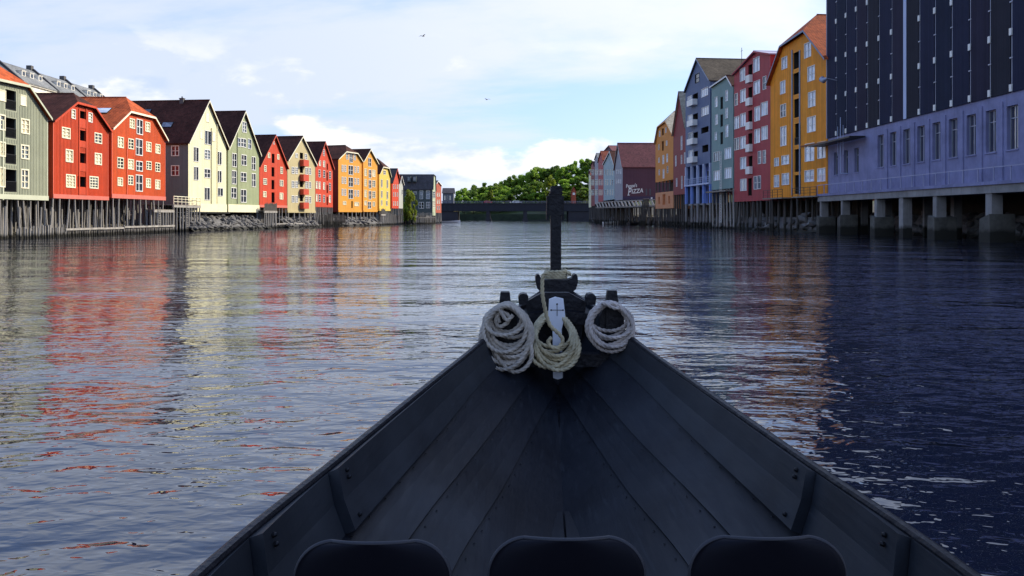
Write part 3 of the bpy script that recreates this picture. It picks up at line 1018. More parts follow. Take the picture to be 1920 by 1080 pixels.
# slate grey building that turns its long side to the river mouth
M_SLATE = paint('slate_wall', (0.075, 0.095, 0.095), 0.65, 0.1, 0.4, boards=0.5, board_w=0.25)
M_LGREEN = paint('pale_green_wall', (0.40, 0.45, 0.30), 0.6, 0.1, 0.4)
M_BRICK = paint('brick_red_wall', (0.36, 0.075, 0.035), 0.7, 0.14, 0.5)
P = at(811, 400, 232); Q = at(816.5, 400, 246)
Fg = Frame((P.x, P.y), (Q.x, Q.y))
rt = thing('warehouse', 'slate grey warehouse with mansard roof and pale green river end', 'house', (P.x, P.y, 0), Fg.rz, GL)
Wg = Fg.W; dg = 13.0
ze = Fg.uz(811, 354.5)[1]; zk = ze + 3.2; zr_ = Fg.uz(811, 331.5)[1]; zb0 = 2.4
olg = [(0, ze), (2.0, zk + 1.0), (Wg - 2.0, zk + 1.0), (Wg, ze)]
m = MB()
ghol = [Fg.rect(x, y, 1.9, h) for x in (812.3, 814.8) for y, h in ((365, 12), (383, 12))]
holed_wall(m, olg, zb0, [(*r, .2) for r in ghol])
m.build('wall', M_LGREEN, rt)
for r in ghol: window(rt, Matrix.Identity(4), r, 'o')
sF = Frame((P.x - Fg.n.x * dg, P.y - Fg.n.y * dg), (P.x, P.y))
ML = Matrix.Translation((0, dg, 0)) @ Matrix.Rotation(math.radians(-90), 4, 'Z')
sh = [(sF.rect(*zpx(Z4B, (x, y)), w / 12.0, h / 12.0), s) for x, y, w, h, s in ((600, 420, 70, 190, 'n'), (750, 420, 80, 190, 'n'), (600, 660, 110, 140, 'f'), (752, 655, 80, 130, 'f'), (290, 380, 60, 60, 'n'), (460, 380, 60, 60, 'n'))]
m = MB(); holed_wall(m, [(0, ze), (dg, ze)], zb0, [(*r, .2) for r, s in sh]); m.build('side_wall', M_SLATE, rt, ML)
for r, s in sh: window(rt, ML, r, s)
m = MB(); m.poly([(Wg, dg, zb0), (0, dg, zb0)] + [(u, dg, z) for u, z in olg]); m.quad((Wg, 0, zb0), (Wg, dg, zb0), (Wg, dg, ze), (Wg, 0, ze)); m.build('back_wall', M_SLATE, rt)
RS = paint('roof_slate_dark', (0.055, 0.05, 0.055), 0.7, 0.25, tiles=(.4, .3))
m = MB()
hs = 2.6
V = lambda u, y, z: (u, y, z + .2)
vs = [V(-.3, -.3, ze - .3), V(2.0, -.3, zk + 1), V(Wg / 2, 2.9, zr_), V(Wg - 2, -.3, zk + 1), V(Wg + .3, -.3, ze - .3),
      V(-.3, dg + .3, ze - .3), V(2.0, dg - 1.2, zk + 1), V(Wg / 2, dg - 2.0, zr_), V(Wg - 2, dg - 1.2, zk + 1), V(Wg + .3, dg + .3, ze - .3)]
m.slab(vs, [(0, 1, 6, 5), (1, 2, 7, 6), (2, 3, 8, 7), (3, 4, 9, 8), (1, 3, 2), (5, 6, 7, 8, 9)], .15)
ro = m.build('roof', RS, rt)
for (y, w) in ((10.2, .9), (6.8, 1.0), (5.2, 1.0)):
    m = MB(); zc = (ze + zk) / 2 + .6
    m.box(0.0, 1.6, y - w / 2, y + w / 2, zc - .1, zc + 1.5); d_ = m.build('dormer', M_SLATE, ro)
    MB().box(-0.03, -0.003, y - w / 2 + .12, y + w / 2 - .12, zc + .25, zc + 1.3).build('pane', G_GREY, d_)
for i in range(7): pile(rt, (lerp(.3, Wg - .3, i / 6), -.0, -2.4), (lerp(.3, Wg - .3, i / 6), .1, zb0), .15, PILED)
for i in range(7): pile(rt, (.2, 1 + i * 1.6, -2.4), (.2, 1 + i * 1.6, zb0), .15, PILED)
B_['brick'] = building('warehouse', 'rust red end warehouse with white windows at the river bend', Z4B, 816.8, 827.5, 246.5, 262, [(915, 175), (960, 120), (1045, 225)], 830, M_BRICK, RS, 12,
    [(x, y, 22, 80, 'o') for x in (962, 1003) for y in (420, 580, 715)], group=GL, barge=WHITE, piles=dict(rows=[(.1, 6, 0)], lean=.02, r=.18))

# long white building on the rise behind the sage house
zwA = at(38, 130, 150); zwB = at(214, 180, 186)
Fh = Frame((zwA.x, zwA.y), (zwB.x, zwB.y))
rt = thing('apartment_block', 'long white apartment block with grey slate roof on the rise behind', 'building', (zwA.x, zwA.y, 0), Fh.rz)
M_WH = paint('white_render', (0.80, 0.76, 0.66), .7, .08, .3)
ze = Fh.uz(64, 159)[1]; zr_ = Fh.uz(38, 126)[1] + 1.4; dp = 9.0
zg = min(ground_h(zwA.x - 14, zwA.y), ground_h(zwB.x - 14, zwB.y), ground_h(zwA.x, zwA.y)) - .5
hl = []
for i in range(12):
    u = 1.6 + i * (Fh.W - 3.2) / 11
    for zc in (ze - 2.2, ze - 5.4): hl.append((u - .6, u + .6, zc - .9, zc + .9))
m = MB(); holed_wall(m, [(0, ze), (Fh.W, ze)], zg, [(*h, .2) for h in hl])
for u in (0, Fh.W): m.poly([(u, 0, zg), (u, 0, ze), (u, dp / 2, zr_ - .15), (u, dp, ze), (u, dp, zg)])
m.quad((0, dp, zg), (Fh.W, dp, zg), (Fh.W, dp, ze), (0, dp, ze))
m.build('wall', M_WH, rt)
for h in hl: window(rt, Matrix.Identity(4), h, 'f')
MB().box(-.2, Fh.W + .2, -.35, -.003, ze - .35, ze - .02).build('cornice', M_WH, rt)
m = MB()
vs = [(-.2, -.45, ze), (Fh.W + .2, -.45, ze), (Fh.W + .2, dp / 2, zr_), (-.2, dp / 2, zr_), (Fh.W + .2, dp + .4, ze), (-.2, dp + .4, ze)]
m.slab(vs, [(0, 1, 2, 3), (3, 2, 4, 5)], .2)
ro = m.build('roof', ROOFG, rt)
for k in range(4):
    u = -.25 + k * (Fh.W + .1) / 3.0
    pr = MB(); a = .3
    vs = [(u, -.55, ze + .1), (u + .5, -.55, ze + .1), (u + .5, dp / 2, zr_ + .5), (u, dp / 2, zr_ + .5), (u + .5, dp + .5, ze + .1), (u, dp + .5, ze + .1)]
    pr.slab(vs, [(0, 1, 2, 3), (3, 2, 4, 5)], .55); pr.build('parapet', paint('slate_parapet', (.05, .05, .055), .7, .2), ro)
    MB().box(u - .4, u + .5, dp / 2 + .2, dp / 2 + 1.2, zr_ - .8, zr_ + 1.1).build('chimney', M_STONE, ro)
for k in range(3):
    for t in (.3, .52, .76):
        u = (k + t) * Fh.W / 3; y = 1.6; zc = ze + (zr_ - ze) * (y + .45) / (dp / 2 + .45)
        m = MB(); m.box(u - .6, u + .6, y - .1, y + 2.0, zc - .4, zc + .85); m.box(u - .7, u + .7, y - .2, y + 2.2, zc + .853, zc + .95)
        d_ = m.build('dormer', M_WH, ro)
        MB().box(u - .4, u + .4, y - .13, y - .103, zc + .0, zc + .72).build('pane', G_DARK, d_)

# ---------------------------------------------------- short fender piles and walings in front of the red houses


def fender(name, label, x0, x1, D0, D1, off, n, ztop, beam=True, gr='pile fenders along the left bank', mat=PILE, bm=None):
    A = at(x0, 400, D0); Bp = at(x1, 400, D1)
    F = Frame((A.x, A.y), (Bp.x, Bp.y))
    o = F.n * off
    r_ = thing(name, label, 'piles', (A.x + o.x, A.y + o.y, 0), F.rz, gr)
    for i in range(n):
        u = lerp(.1, F.W - .1, i / (n - 1)) + random.uniform(-.12, .12)
        pile(r_, (u + random.gauss(0, .08), random.uniform(-.1, .1), -2.5), (u, 0, ztop + random.uniform(-.25, .12)), random.uniform(.07, .11), mat)
    if beam:
        MB().box(-.2, F.W + .2, -.24, -.10, ztop - .22, ztop - .02).build('waling', bm or PILE, r_)
    return r_, F


fender('pile_fender', 'short pile fender with pale waling under the red boarded warehouse', 99, 168, 80.5, 87.9, 1.2, 16, 0.92)
fender('pile_fender', 'longer pile fender with pale waling at the joint of the red and vermilion warehouses', 168.5, 207, 88.1, 92.2, 1.3, 12, .9)
fender('pile_fender', 'dense ragged pile fender under the vermilion warehouse', 210, 304, 92.8, 105.2, 1.4, 34, 1.0)
fender('pile_fender', 'loose leaning mooring piles under the sage warehouse', 2, 94, 73.2, 80.3, 1.5, 17, 1.2, beam=False)
fender('pile_fender', 'dense pile fender under the red and beige gabled warehouses', 500, 560, 141.5, 154, 1.0, 26, .9)
fender('pile_fender', 'tall dark pile screen under the red many windowed warehouse', 590, 640, 161, 177, .9, 30, 2.6, mat=PILED, beam=False)
fender('pile_fender', 'pale pile screen under the yellow warehouse', 706, 736, 194, 205, .9, 20, 2.7, beam=False)


def jetty(label, x0, x1, D0, D1, off, deep, z, n, railing=True, ladder=None, crates=False, fence=False):
    A = at(x0, 400, D0); Bp = at(x1, 400, D1)
    F = Frame((A.x, A.y), (Bp.x, Bp.y)); o = F.n * off
    r_ = thing('jetty', label, 'jetty', (A.x + o.x, A.y + o.y, 0), F.rz, 'timber jetties on the left bank')
    k = int(deep / .22)
    for i in range(k):
        MB().box(0, F.W, i * deep / k + .01, (i + 1) * deep / k - .01, z - .08, z + random.uniform(0, .015)).build('plank', DECK, r_)
    MB().box(-.05, F.W + .05, .0, .2, z - .36, z - .085).build('beam', PILE, r_)
    for row in range(3):
        for i in range(n):
            u = lerp(.15, F.W - .15, i / (n - 1)) + random.uniform(-.1, .1); y = .1 + row * (deep - .3) / 2
            pile(r_, (u + random.gauss(0, .2), y, -2.4), (u, y, z - .1), random.uniform(.10, .15), PILE)
    if railing:
        rail(r_, None, 0, F.W, .06, z + .016, 1.15, 1.4, CREAMW if not fence else PILED, 2, .04)
        m = MB(); m.box(F.W - .08, F.W, .1, deep, z + 1.05, z + 1.16); m.box(F.W - .07, F.W - .01, .1, deep, z + .55, z + .62); m.box(F.W - .08, F.W, deep - .1, deep, z, z + 1.1); m.build('side_rail', CREAMW, r_)
    if fence:
        for i in range(int(F.W / .25)):
            MB().box(i * .25 + .02, i * .25 + .2, .0, .05, z + .02, z + 1.2 + random.uniform(-.1, .25)).build('fence_board', PILED, r_)
    if ladder is not None:
        m = MB(); u = ladder * F.W
        for s in (-.22, .22): m.tube([(u + s, -.12, -1.0), (u + s, -.12, z + .3)], .035, 6)
        for i in range(int((z + 1) / .3)): m.tube([(u - .22, -.12, -.8 + i * .3), (u + .22, -.12, -.8 + i * .3)], .025, 6)
        m.build('ladder', PILE, r_)
    return r_, F


jetty('grey plank jetty with cream rail beside the cream warehouse', 315, 366, 107, 116.5, .8, 5.2, 3.7, 10, ladder=.45)
jetty('lower dark jetty with a ladder under the vermilion warehouse corner', 275, 313, 101, 106.6, 1.0, 1.2, 3.0, 8, railing=False, ladder=.2)
jetty('small jetty with dark board fence before the narrow red warehouse', 485, 509, 136.5, 141, 1.1, 3.0, 3.1, 8, railing=False, fence=True)
jetty('tiny fenced jetty left of the yellow warehouse', 707.8, 716, 194.6, 197.5, 1.0, 2.0, 2.7, 5, railing=False, fence=True)
# timber quay below the slate building
r_, F = jetty('low timber quay with boarded front below the slate grey warehouse', 781, 812, 226, 231, 1.0, 4.5, 1.9, 10, railing=False)
for i in range(int(F.W / .4)):
    MB().box(i * .4 + .02, i * .4 + .36, -.14, -.08, -.6, 1.75).build('quay_board', PILED, r_)
fender('pile_fender', 'ragged grey stakes standing before the slate grey warehouse', 768, 806, 224, 229, 1.5, 16, 3.3, beam=False)

# ---------------------------------------------------- stone revetment
rv_m = []
for k in range(7):
    random.seed(300 + k)
    import bmesh
    bm = bmesh.new(); bmesh.ops.create_icosphere(bm, subdivisions=1, radius=1.0)
    for v in bm.verts:
        v.co *= random.uniform(.68, 1.12)
    bmesh.ops.scale(bm, vec=(1.25, .85, .62), verts=bm.verts)
    me = bpy.data.meshes.new('stone'); bm.to_mesh(me); bm.free(); me.materials.append(ROCK); rv_m.append(me)
random.seed(5)


def revetment(name, label, x0, x1, D0, D1, n, w, ztop, size, side=1, smat=None):
    A = at(x0, 400, D0); Bp = at(x1, 400, D1); F = Frame((A.x, A.y), (Bp.x, Bp.y))
    sl = MB()
    nseg = 8
    a = Vector((A.x, A.y)); bb = Vector((Bp.x, Bp.y))
    r_ = bpy.data.objects.new(name, None); COL.objects.link(r_); r_.location = (A.x, A.y, 0); r_.rotation_euler = (0, 0, F.rz)
    tag(r_, label, 'rocks'); r_['kind'] = 'structure'
    m = MB()
    for i in range(nseg):
        u0 = F.W * i / nseg; u1 = F.W * (i + 1) / nseg
        m.quad((u0, -w, -.8), (u1, -w, -.8), (u1, 1.0, ztop), (u0, 1.0, ztop)); m.quad((u0, 1.0, ztop), (u1, 1.0, ztop), (u1, 6, ztop + .1), (u0, 6, ztop + .1))
    m.build('slope', ROCK, r_)
    for i in range(n):
        t = random.random() ** .9; u = random.uniform(0, F.W)
        y = lerp(-w, 1.0, t); z = lerp(-.8, ztop, t)
        s = size * random.uniform(.5, 1.35)
        link('stone', random.choice(rv_m), r_, (u, y, z + s * .15), (random.uniform(-.5, .5), random.uniform(-.5, .5), random.uniform(0, 6.3)), (s, s, s))
    return r_


revetment('stone_revetment', 'tumbled grey stones below the cream and moss green warehouses', 340, 486, 112, 137, 290, 3.0, 2.2, .46)
revetment('stone_revetment', 'tumbled grey stones below the beige warehouse', 530, 592, 146, 161, 140, 2.4, 1.9, .45)
revetment('stone_revetment', 'tumbled dark stones below the amber warehouses', 626, 708, 174, 194, 140, 2.4, 2.0, .52)
o_ = revetment('stone_revetment', 'dark stones behind the piles of the sage and red warehouses', -30, 340, 70, 112, 160, 0.4, 1.6, .8)
o_.location += Matrix.Rotation(o_.rotation_euler[2], 3, 'Z') @ Vector((0, 4.2, 0))

# ------------------------------------------------------------------ right bank
GR = 'warehouses along the right bank'
M_ORR = paint('ochre_orange_boards', (0.86, 0.34, 0.028), 0.6, 0.12, 0.5, boards=.8, board_w=.3, weather=0.25, dirt=(.48, .2, .04))
M_REDR = paint('wine_red_wall', (0.38, 0.042, 0.052), 0.6, 0.14, 0.4, boards=0.7, board_w=0.25, weather=.25, dirt=(.2, .03, .04))
M_TEAL = paint('teal_grey_wall', (0.17, 0.28, 0.27), 0.6, 0.10, 0.4, boards=0.4, board_w=0.25)
M_BLUE = paint('slate_blue_wall', (0.095, 0.135, 0.24), 0.6, 0.10, 0.4, boards=0.4, board_w=0.25)
M_BLUEL = paint('bright_blue_wall', (0.20, 0.32, 0.75), 0.6, 0.08, 0.4)
M_LILAC = paint('pale_blue_trim', (0.45, 0.52, 0.70), 0.6, 0.08, 0.4)
M_DRED = paint('dark_red_wall', (0.22, 0.022, 0.025), 0.6, 0.10, 0.4, boards=0.4, board_w=0.25)
M_OCH = paint('ochre_wall', (0.62, 0.22, 0.014), 0.6, 0.10, 0.4, boards=0.4, board_w=0.25)
M_TERR = paint('terracotta_wall', (0.62, 0.27, 0.12), 0.7, 0.10, 0.4)
M_AUB = paint('aubergine_wall', (0.10, 0.040, 0.055), 0.7, 0.08, 0.3, boards=0.4, board_w=0.25)
M_AUBR = paint('aubergine_roof', (0.15, 0.040, 0.038), 0.75, 0.15, 0.3, tiles=(.35, .35))
M_GREYW = paint('mid_grey_wall', (0.30, 0.30, 0.33), 0.65, 0.1, 0.4, boards=0.4, board_w=0.25)
M_TEAL2 = paint('pale_teal_wall', (0.30, 0.40, 0.42), 0.6, 0.1, 0.4, boards=.4, board_w=.25)
M_STL = paint('blue_steel_trim', (0.20, 0.26, 0.36), .5, .1)

R_ = {}
R_['orange'] = building('warehouse', 'tall ochre orange boarded warehouse with red tiled roof next to the tower block', Z6, 1444.7, 1551.3, 118, 101.2,
    [(474, 350), (537, 176), (652, 100), (762, 222)], 902, M_ORR, ROOFO, 20,
    [(543, 252, 26, 56, 'c'), (655, 190, 32, 70, 'c'), (535, 370, 24, 60, 'c'), (672, 303, 34, 70, 'c'), (537, 482, 26, 60, 'c'), (675, 427, 34, 72, 'c'), (538, 605, 28, 92, 'c'), (673, 548, 40, 72, 'c'),
     (505, 730, 22, 38, 'c'), (547, 720, 36, 42, 'c'), (664, 683, 44, 84, 'c'), (722, 672, 38, 78, 'c'), (505, 822, 24, 56, 'c'), (548, 812, 34, 54, 'c'), (663, 797, 44, 54, 'c'), (721, 792, 38, 62, 'c')],
    [(598, 240, 28, 80), (598, 352, 28, 104), (601, 470, 28, 90), (606, 595, 30, 104, 'bars'), (606, 722, 32, 110), (606, 838, 32, 92)], hip=True, barge=M_STL, battens=0.30, group=GR, f=0.6, ov=.5,
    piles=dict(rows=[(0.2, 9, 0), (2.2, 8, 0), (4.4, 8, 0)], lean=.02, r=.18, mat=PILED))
b = R_['orange']
for zx in (581, 618): ledge(b, Z6, zx - 2, zx + 2, 190, 890, M_STL, 'hoist_rail', .12)
ledge(b, Z6, 622, 750, 640, 647, paint('brown_ledge', (.28, .10, .03), .7, .1), 'ledge', .12)
for (x0, x1, yb) in ((484, 580, 903), (628, 748, 893)):
    r = b['F'].rect(*zpx(Z6, ((x0 + x1) / 2, yb)), (x1 - x0) / Z6[2], 4 / Z6[2])
    MB().box(r[0], r[1], -1.5, -.04, b['zb'] - .06, b['zb'] + .1).build('terrace', DECK, b['root'])
    rail(b['root'], None, r[0], r[1], -1.42, b['zb'] + .1, 2.2 if False else 1.15, 1.6, BLACK, 2, .03)
R_['wine'] = building('warehouse', 'wine red flat gabled warehouse with white balconies up the middle', Z6, 1376.6, 1444.4, 132, 118.4, [(300, 310), (403, 200), (472, 212)], 918,
    M_REDR, paint('lilac_roof', (.38, .36, .46), .6, .1), 18,
    [(341, 308, 24, 60, 'b'), (408, 260, 30, 68, 'b'), (311, 428, 14, 56, 'n'), (343, 410, 26, 60, 'b'), (410, 370, 30, 64, 'b'), (447, 348, 16, 62, 'n'), (313, 540, 24, 58, 'b'), (343, 527, 26, 62, 'b'), (412, 497, 26, 68, 'b'), (446, 473, 32, 64, 'B'),
     (313, 643, 24, 56, 'b'), (343, 636, 26, 58, 'b'), (412, 605, 26, 66, 'b'), (447, 590, 30, 64, 'B'), (344, 735, 28, 56, 'b'), (423, 708, 15, 60, 'n'), (446, 705, 14, 62, 'n'), (345, 840, 30, 56, 'b'), (403, 830, 15, 62, 'n'), (421, 828, 15, 62, 'n')],
    [(377, 290, 20, 60), (377, 400, 20, 62), (377, 512, 20, 62), (377, 622, 20, 62), (378, 732, 20, 62), (375, 850, 20, 84)], barge=M_REDR, group=GR, ov=.2,
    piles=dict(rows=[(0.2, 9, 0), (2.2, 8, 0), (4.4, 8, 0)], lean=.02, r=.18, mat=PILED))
for y in (330, 440, 556, 663, 770): balcony(R_['wine'], Z6, 379, y, 18, 36, WHITE, .5)
R_['teal'] = building('warehouse', 'teal grey warehouse with ribbon windows and white ladder to the water', Z6, 1334.2, 1374.8, 143, 132.4, [(190, 372), (270, 318), (296, 362)], 860,
    M_TEAL, ROOFD, 16, [(214, 440, 12, 48, 'z'), (264, 410, 12, 52, 'z'), (215, 525, 12, 48, 'z'), (264, 495, 12, 48, 'z'), (212, 605, 10, 38, 'z'), (265, 580, 14, 58, 'z'), (217, 703, 32, 44, 'B'), (270, 688, 32, 52, 'B'), (218, 795, 32, 46, 'B'), (271, 783, 32, 50, 'B')],
    [(239, 445, 13, 58), (239, 530, 13, 58), (239, 615, 13, 58)], barge=WHITE, group=GR, ov=.2, piles=dict(rows=[(0.2, 7, 0), (2.0, 7, 0), (4, 6, 0)], lean=.03, r=.17, mat=PILE))
b = R_['teal']
u, z1 = b['F'].uz(*zpx(Z6, (243, 680)))
m = MB()
for s in (-.3, .3): m.tube([(u + s, -.3, 1.0), (u + s, -.3, z1)], .05, 6)
for i in range(int((z1 - 1) / .45)): m.tube([(u - .3, -.3, 1.2 + i * .45), (u + .3, -.3, 1.2 + i * .45)], .035, 6)
m.build('ladder', WHITE, b['root'])
MB().box(.3, b['W'] - .3, -1.2, .5, b['zb'] - .55, b['zb'] - .3).build('service_deck', DECK, b['root'])
R_['blue'] = building('warehouse', 'slate blue gabled warehouse with white balconies over bright blue columns', Z6, 1285.3, 1331.5, 158, 144, [(66, 392), (124, 234), (188, 334)], 745,
    M_BLUE, ROOFB, 22, [(122, 325, 20, 42, 'x'), (86, 430, 22, 36, 'B'), (158, 393, 32, 40, 'B'), (160, 484, 34, 40, 'B'), (88, 520, 22, 34, 'B'), (90, 605, 22, 34, 'B'), (92, 690, 22, 32, 'B')],
    [(112, 415, 26, 30), (112, 512, 26, 30), (112, 602, 26, 30), (112, 692, 26, 28), (158, 575, 36, 28), (160, 665, 30, 34)], barge=M_STL, group=GR)
b = R_['blue']
for y in (445, 543, 632, 720): balcony(b, Z6, 108, y, 28, 28, WHITE, .9)
zd = b['F'].uz(*zpx(Z6, (125, 835)))[1]; zf = b['F'].uz(*zpx(Z6, (125, 930)))[1]
W = b['W']
MB().box(.3, W - .3, 3.2, 3.4, zf, b['zb']).build('lower_wall', M_BLUEL, b['root'])
for a_ in (.0, W - .2): MB().box(a_, a_ + .2, .36, 3.19, zf, b['zb'] - .01).build('lower_side_wall', M_BLUE, b['root'])
MB().box(.1, W - .1, 5, 5.5, -2.5, zf + .2).build('shade_backing_wall', UNDER_DARK, b['root'])
for (h0, h1) in ((zd + .25, b['zb'] - .9),):
    for k in range(5):
        a = lerp(.8, W - 2.6, k / 4); MB().box(a, a + 1.7, 3.16, 3.197, h0, h1).build('pane', G_GREY, b['root'])
MB().box(-.05, W + .05, -.3, 3.2, zd - .3, zd).build('deck', M_LILAC, b['root'])
rail(b['root'], None, 0, W, -.2, zd, 1.1, 1.5, M_LILAC, 2, .035)
for k in range(5):
    u = lerp(.15, W - .15, k / 4)
    MB().box(u - .22, u + .22, -.1, .34, zd, b['zb'] + .0).build('column', M_LILAC, b['root'])
    MB().box(u - .22, u + .22, -.1, .34, zf - .0, zd - .302).build('column', M_BLUEL if k != 2 else M_LILAC, b['root'])
    for y in (.1, 1.9): MB().tube([(u, y, -2.4), (u, y, zf - .0)], .24, 10).build('pile', CONC, b['root'])
MB().box(0, W, 0.36, 3.3, zf - .3, zf - .01).build('ground_slab', CONC, b['root'])
for k in range(4):
    u = lerp(.15, W - .15, (k + .5) / 4); MB().box(u - 1.2, u + 1.2, 3.1, 3.196, zf, zd - .5).build('door', (M_BLUEL, BLACK, M_BLUEL, BLACK)[k], b['root'])
zt = top_z(b['ol'], W * .75)
m = MB(); m.tube([(W * .8, 7, b['B'].y - 3), (W * .8, 7, b['B'].y + 1.5)], .05, 6); m.tube([(W * .8 - .5, 7, b['B'].y + .9), (W * .8 + .5, 7, b['B'].y + .9)], .03, 6); m.build('antenna', BLACK, b['roof'])
R_['dred'] = building('warehouse', 'steep dark red gabled warehouse with slit windows beside the slate blue one', Z5, 1262.6, 1285.8, 168, 159, [(678, 385), (726, 87), (770, 330)], 800,
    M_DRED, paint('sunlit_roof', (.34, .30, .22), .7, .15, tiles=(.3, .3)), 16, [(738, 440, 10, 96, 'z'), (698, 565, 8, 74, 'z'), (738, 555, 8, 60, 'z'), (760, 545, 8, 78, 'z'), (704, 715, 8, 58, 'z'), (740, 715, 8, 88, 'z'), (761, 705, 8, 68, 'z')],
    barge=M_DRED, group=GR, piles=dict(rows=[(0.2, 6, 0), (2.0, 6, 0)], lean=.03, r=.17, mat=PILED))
R_['ochre'] = building('warehouse', 'small ochre half hipped warehouse on a terracotta base', Z5, 1229, 1262.4, 184, 169, [(555, 445), (576, 332), (632, 292), (678, 385)], 705,
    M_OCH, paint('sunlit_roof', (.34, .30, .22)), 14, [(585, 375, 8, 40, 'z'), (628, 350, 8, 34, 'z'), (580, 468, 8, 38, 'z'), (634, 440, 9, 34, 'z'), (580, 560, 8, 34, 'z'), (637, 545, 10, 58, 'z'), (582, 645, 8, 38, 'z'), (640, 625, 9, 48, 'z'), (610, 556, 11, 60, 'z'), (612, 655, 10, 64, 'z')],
    [(606, 362, 13, 48), (606, 460, 13, 66)], hip=True, barge=M_OCH, group=GR)
b = R_['ochre']; W = b['W']
zm = b['F'].uz(*zpx(Z5, (618, 782)))[1]; z0 = b['F'].uz(*zpx(Z5, (618, 897)))[1]
m = MB(); hh = [(W * .18, W * .26, zm - 2.6, zm - 1.0), (W * .42, W * .58, z0 + .8, zm - .5), (W * .74, W * .82, zm - 2.6, zm - 1.0)]
holed_wall(m, [(0, zm), (W, zm)], z0, [(*h, .5) for h in hh]); m.quad((0, 0, z0), (0, 0, zm), (0, 12, zm), (0, 12, z0)); m.quad((W, 0, z0), (W, 12, z0), (W, 12, zm), (W, 0, zm)); m.quad((0, 0, zm), (W, 0, zm), (W, 12, zm), (0, 12, zm)); m.quad((0, .5, z0), (0, .5, zm), (W, .5, zm), (W, .5, z0))
m.build('lower_wall', M_TERR, b['root'])
for k in range(6):
    u = lerp(.1, W - .1, k / 5); MB().box(u - .14, u + .14, 0.02, .3, zm + .003, b['zb'] + .0).build('post', PILED, b['root'])
MB().box(.2, W - .2, 3.0, 3.2, zm + .003, b['zb']).build('gallery_back', DARKIN, b['root'])
MB().box(.1, W - .1, 5, 5.5, -2.5, z0 - .02).build('shade_backing_wall', UNDER_DARK, b['root'])
pile_rows(b['root'], W, z0, 0, [(0.2, 12, 0), (1.5, 10, 0)], mat=PILED, r=.16, lean=.02)

# the aubergine warehouse whose long side carries the painted sign
P1 = at(1152.5, 400, 228); P2 = at(1167.5, 400, 215)
Fp = Frame((P1.x, P1.y), (P2.x, P2.y)); W = Fp.W
rt = thing('warehouse', 'aubergine brown warehouse with white pizza lettering on its long side', 'house', (P1.x, P1.y, 0), Fp.rz, GR)
dp = 14.0
ze = HC + (406 - 312) / FPX * 215; za = HC + (406 - 269) / FPX * 221; zb = HC + (406 - 374.5) / FPX * 215
ol = [(0, ze), (W / 2, za), (W, ze)]
hl = [Fp.rect(x, y, 1.9, 8) for x in (1156.5, 1160.2, 1163.9) for y in (322, 340)]
m = MB(); holed_wall(m, ol, zb, [(*h, .2) for h in hl])
m.quad((0, 0, zb), (0, 0, ze), (0, dp, ze), (0, dp, zb)); m.poly([(W, dp, zb), (0, dp, zb)] + [(u, dp, z) for u, z in ol]); m.quad((0, 0, zb), (0, dp, zb), (W, dp, zb), (W, 0, zb))
m.build('wall', M_GREYW, rt)
for h in hl: window(rt, Matrix.Identity(4), h, 'z')
MB().quad((W, 0, zb), (W, dp, zb), (W, dp, ze), (W, 0, ze)).build('side_wall', M_AUB, rt)
make_roof(rt, ol, dp, M_AUBR, barge=paint('pale_grey_trim', (.5, .52, .5), .6, .1), ov=.5)
sP = Frame((P2.x, P2.y), (P2.x - Fp.n.x * dp, P2.y - Fp.n.y * dp))
MR = Matrix.Translation((W, 0, 0)) @ Matrix.Rotation(math.radians(90), 4, 'Z')
MB().box(0.02, dp, -.05, -.003, zb + .02, zb + .9).build('plinth', paint('aubergine_plinth', (.05, .035, .07), .7, .1), rt, MR)
for x in (1212, 1219): MB().box(*(lambda r: (r[0], r[1], -.04, -.002, r[2], r[3]))(sP.rect(x, 360, 2.6, 12))).build('door', paint('grey_door', (.08, .09, .10), .5, .1), rt, MR)
u, z = sP.uz(1221.5, 371.5); MB().box(u - .2, u + .2, -.3, -.05, z - .2, z + .2).build('lamp', WHITE, rt, MR)


def lettering(txt, x, y, hpx, wpx, shear=0.25, rot=0.0, off=0.0):
    cu = bpy.data.curves.new('lettering', 'FONT'); cu.body = txt; cu.shear = shear; cu.offset = off; cu.extrude = 0.0; cu.resolution_u = 3
    tmp = bpy.data.objects.new('lettering_tmp', cu); COL.objects.link(tmp)
    bpy.context.view_layer.update()
    me = bpy.data.meshes.new_from_object(tmp.evaluated_get(bpy.context.evaluated_depsgraph_get()))
    COL.objects.unlink(tmp); bpy.data.objects.remove(tmp)
    co = [v.co.copy() for v in me.vertices]
    x0 = min(c.x for c in co); x1 = max(c.x for c in co); y0 = min(c.y for c in co); y1 = max(c.y for c in co)
    r = sP.rect(x, y, wpx, hpx)
    cr, sr = math.cos(rot), math.sin(rot)
    for v, c in zip(me.vertices, co):
        a = lerp(r[0], r[1], (c.x - x0) / (x1 - x0)); q = lerp(r[2], r[3], (c.y - y0) / (y1 - y0))
        uc, zc = (r[0] + r[1]) / 2, (r[2] + r[3]) / 2
        da, dq = a - uc, q - zc
        v.co = MR @ Vector((uc + da * cr - dq * sr, -.03, zc + da * sr + dq * cr))
    me.materials.clear(); me.materials.append(WHITE)
    return link('lettering', me, rt)


lettering("Peppe's", 1184, 349, 9.0, 20.5, .15, .10, .012)
lettering("P", 1180.6, 359.5, 14.5, 7.0, .25, .0, .012)
lettering("IZZA", 1194.8, 358.0, 8.0, 21.5, .25, .10, .012)
MB().box(*(lambda r: (r[0], r[1], -.03, -.003, r[2], r[3]))(sP.rect(1178.8, 365.8, 4.6, 1.0))).build('lettering', WHITE, rt, MR)
for i in range(8):
    u = lerp(.3, W - .3, i / 7); pile(rt, (u, .3, -2.4), (u, .3, zb), .2, PILED)
for i in range(8):
    y = .6 + i * 1.6; pile(rt, (W - .3, y, -2.4), (W - .3, y, zb), .2, PILED)

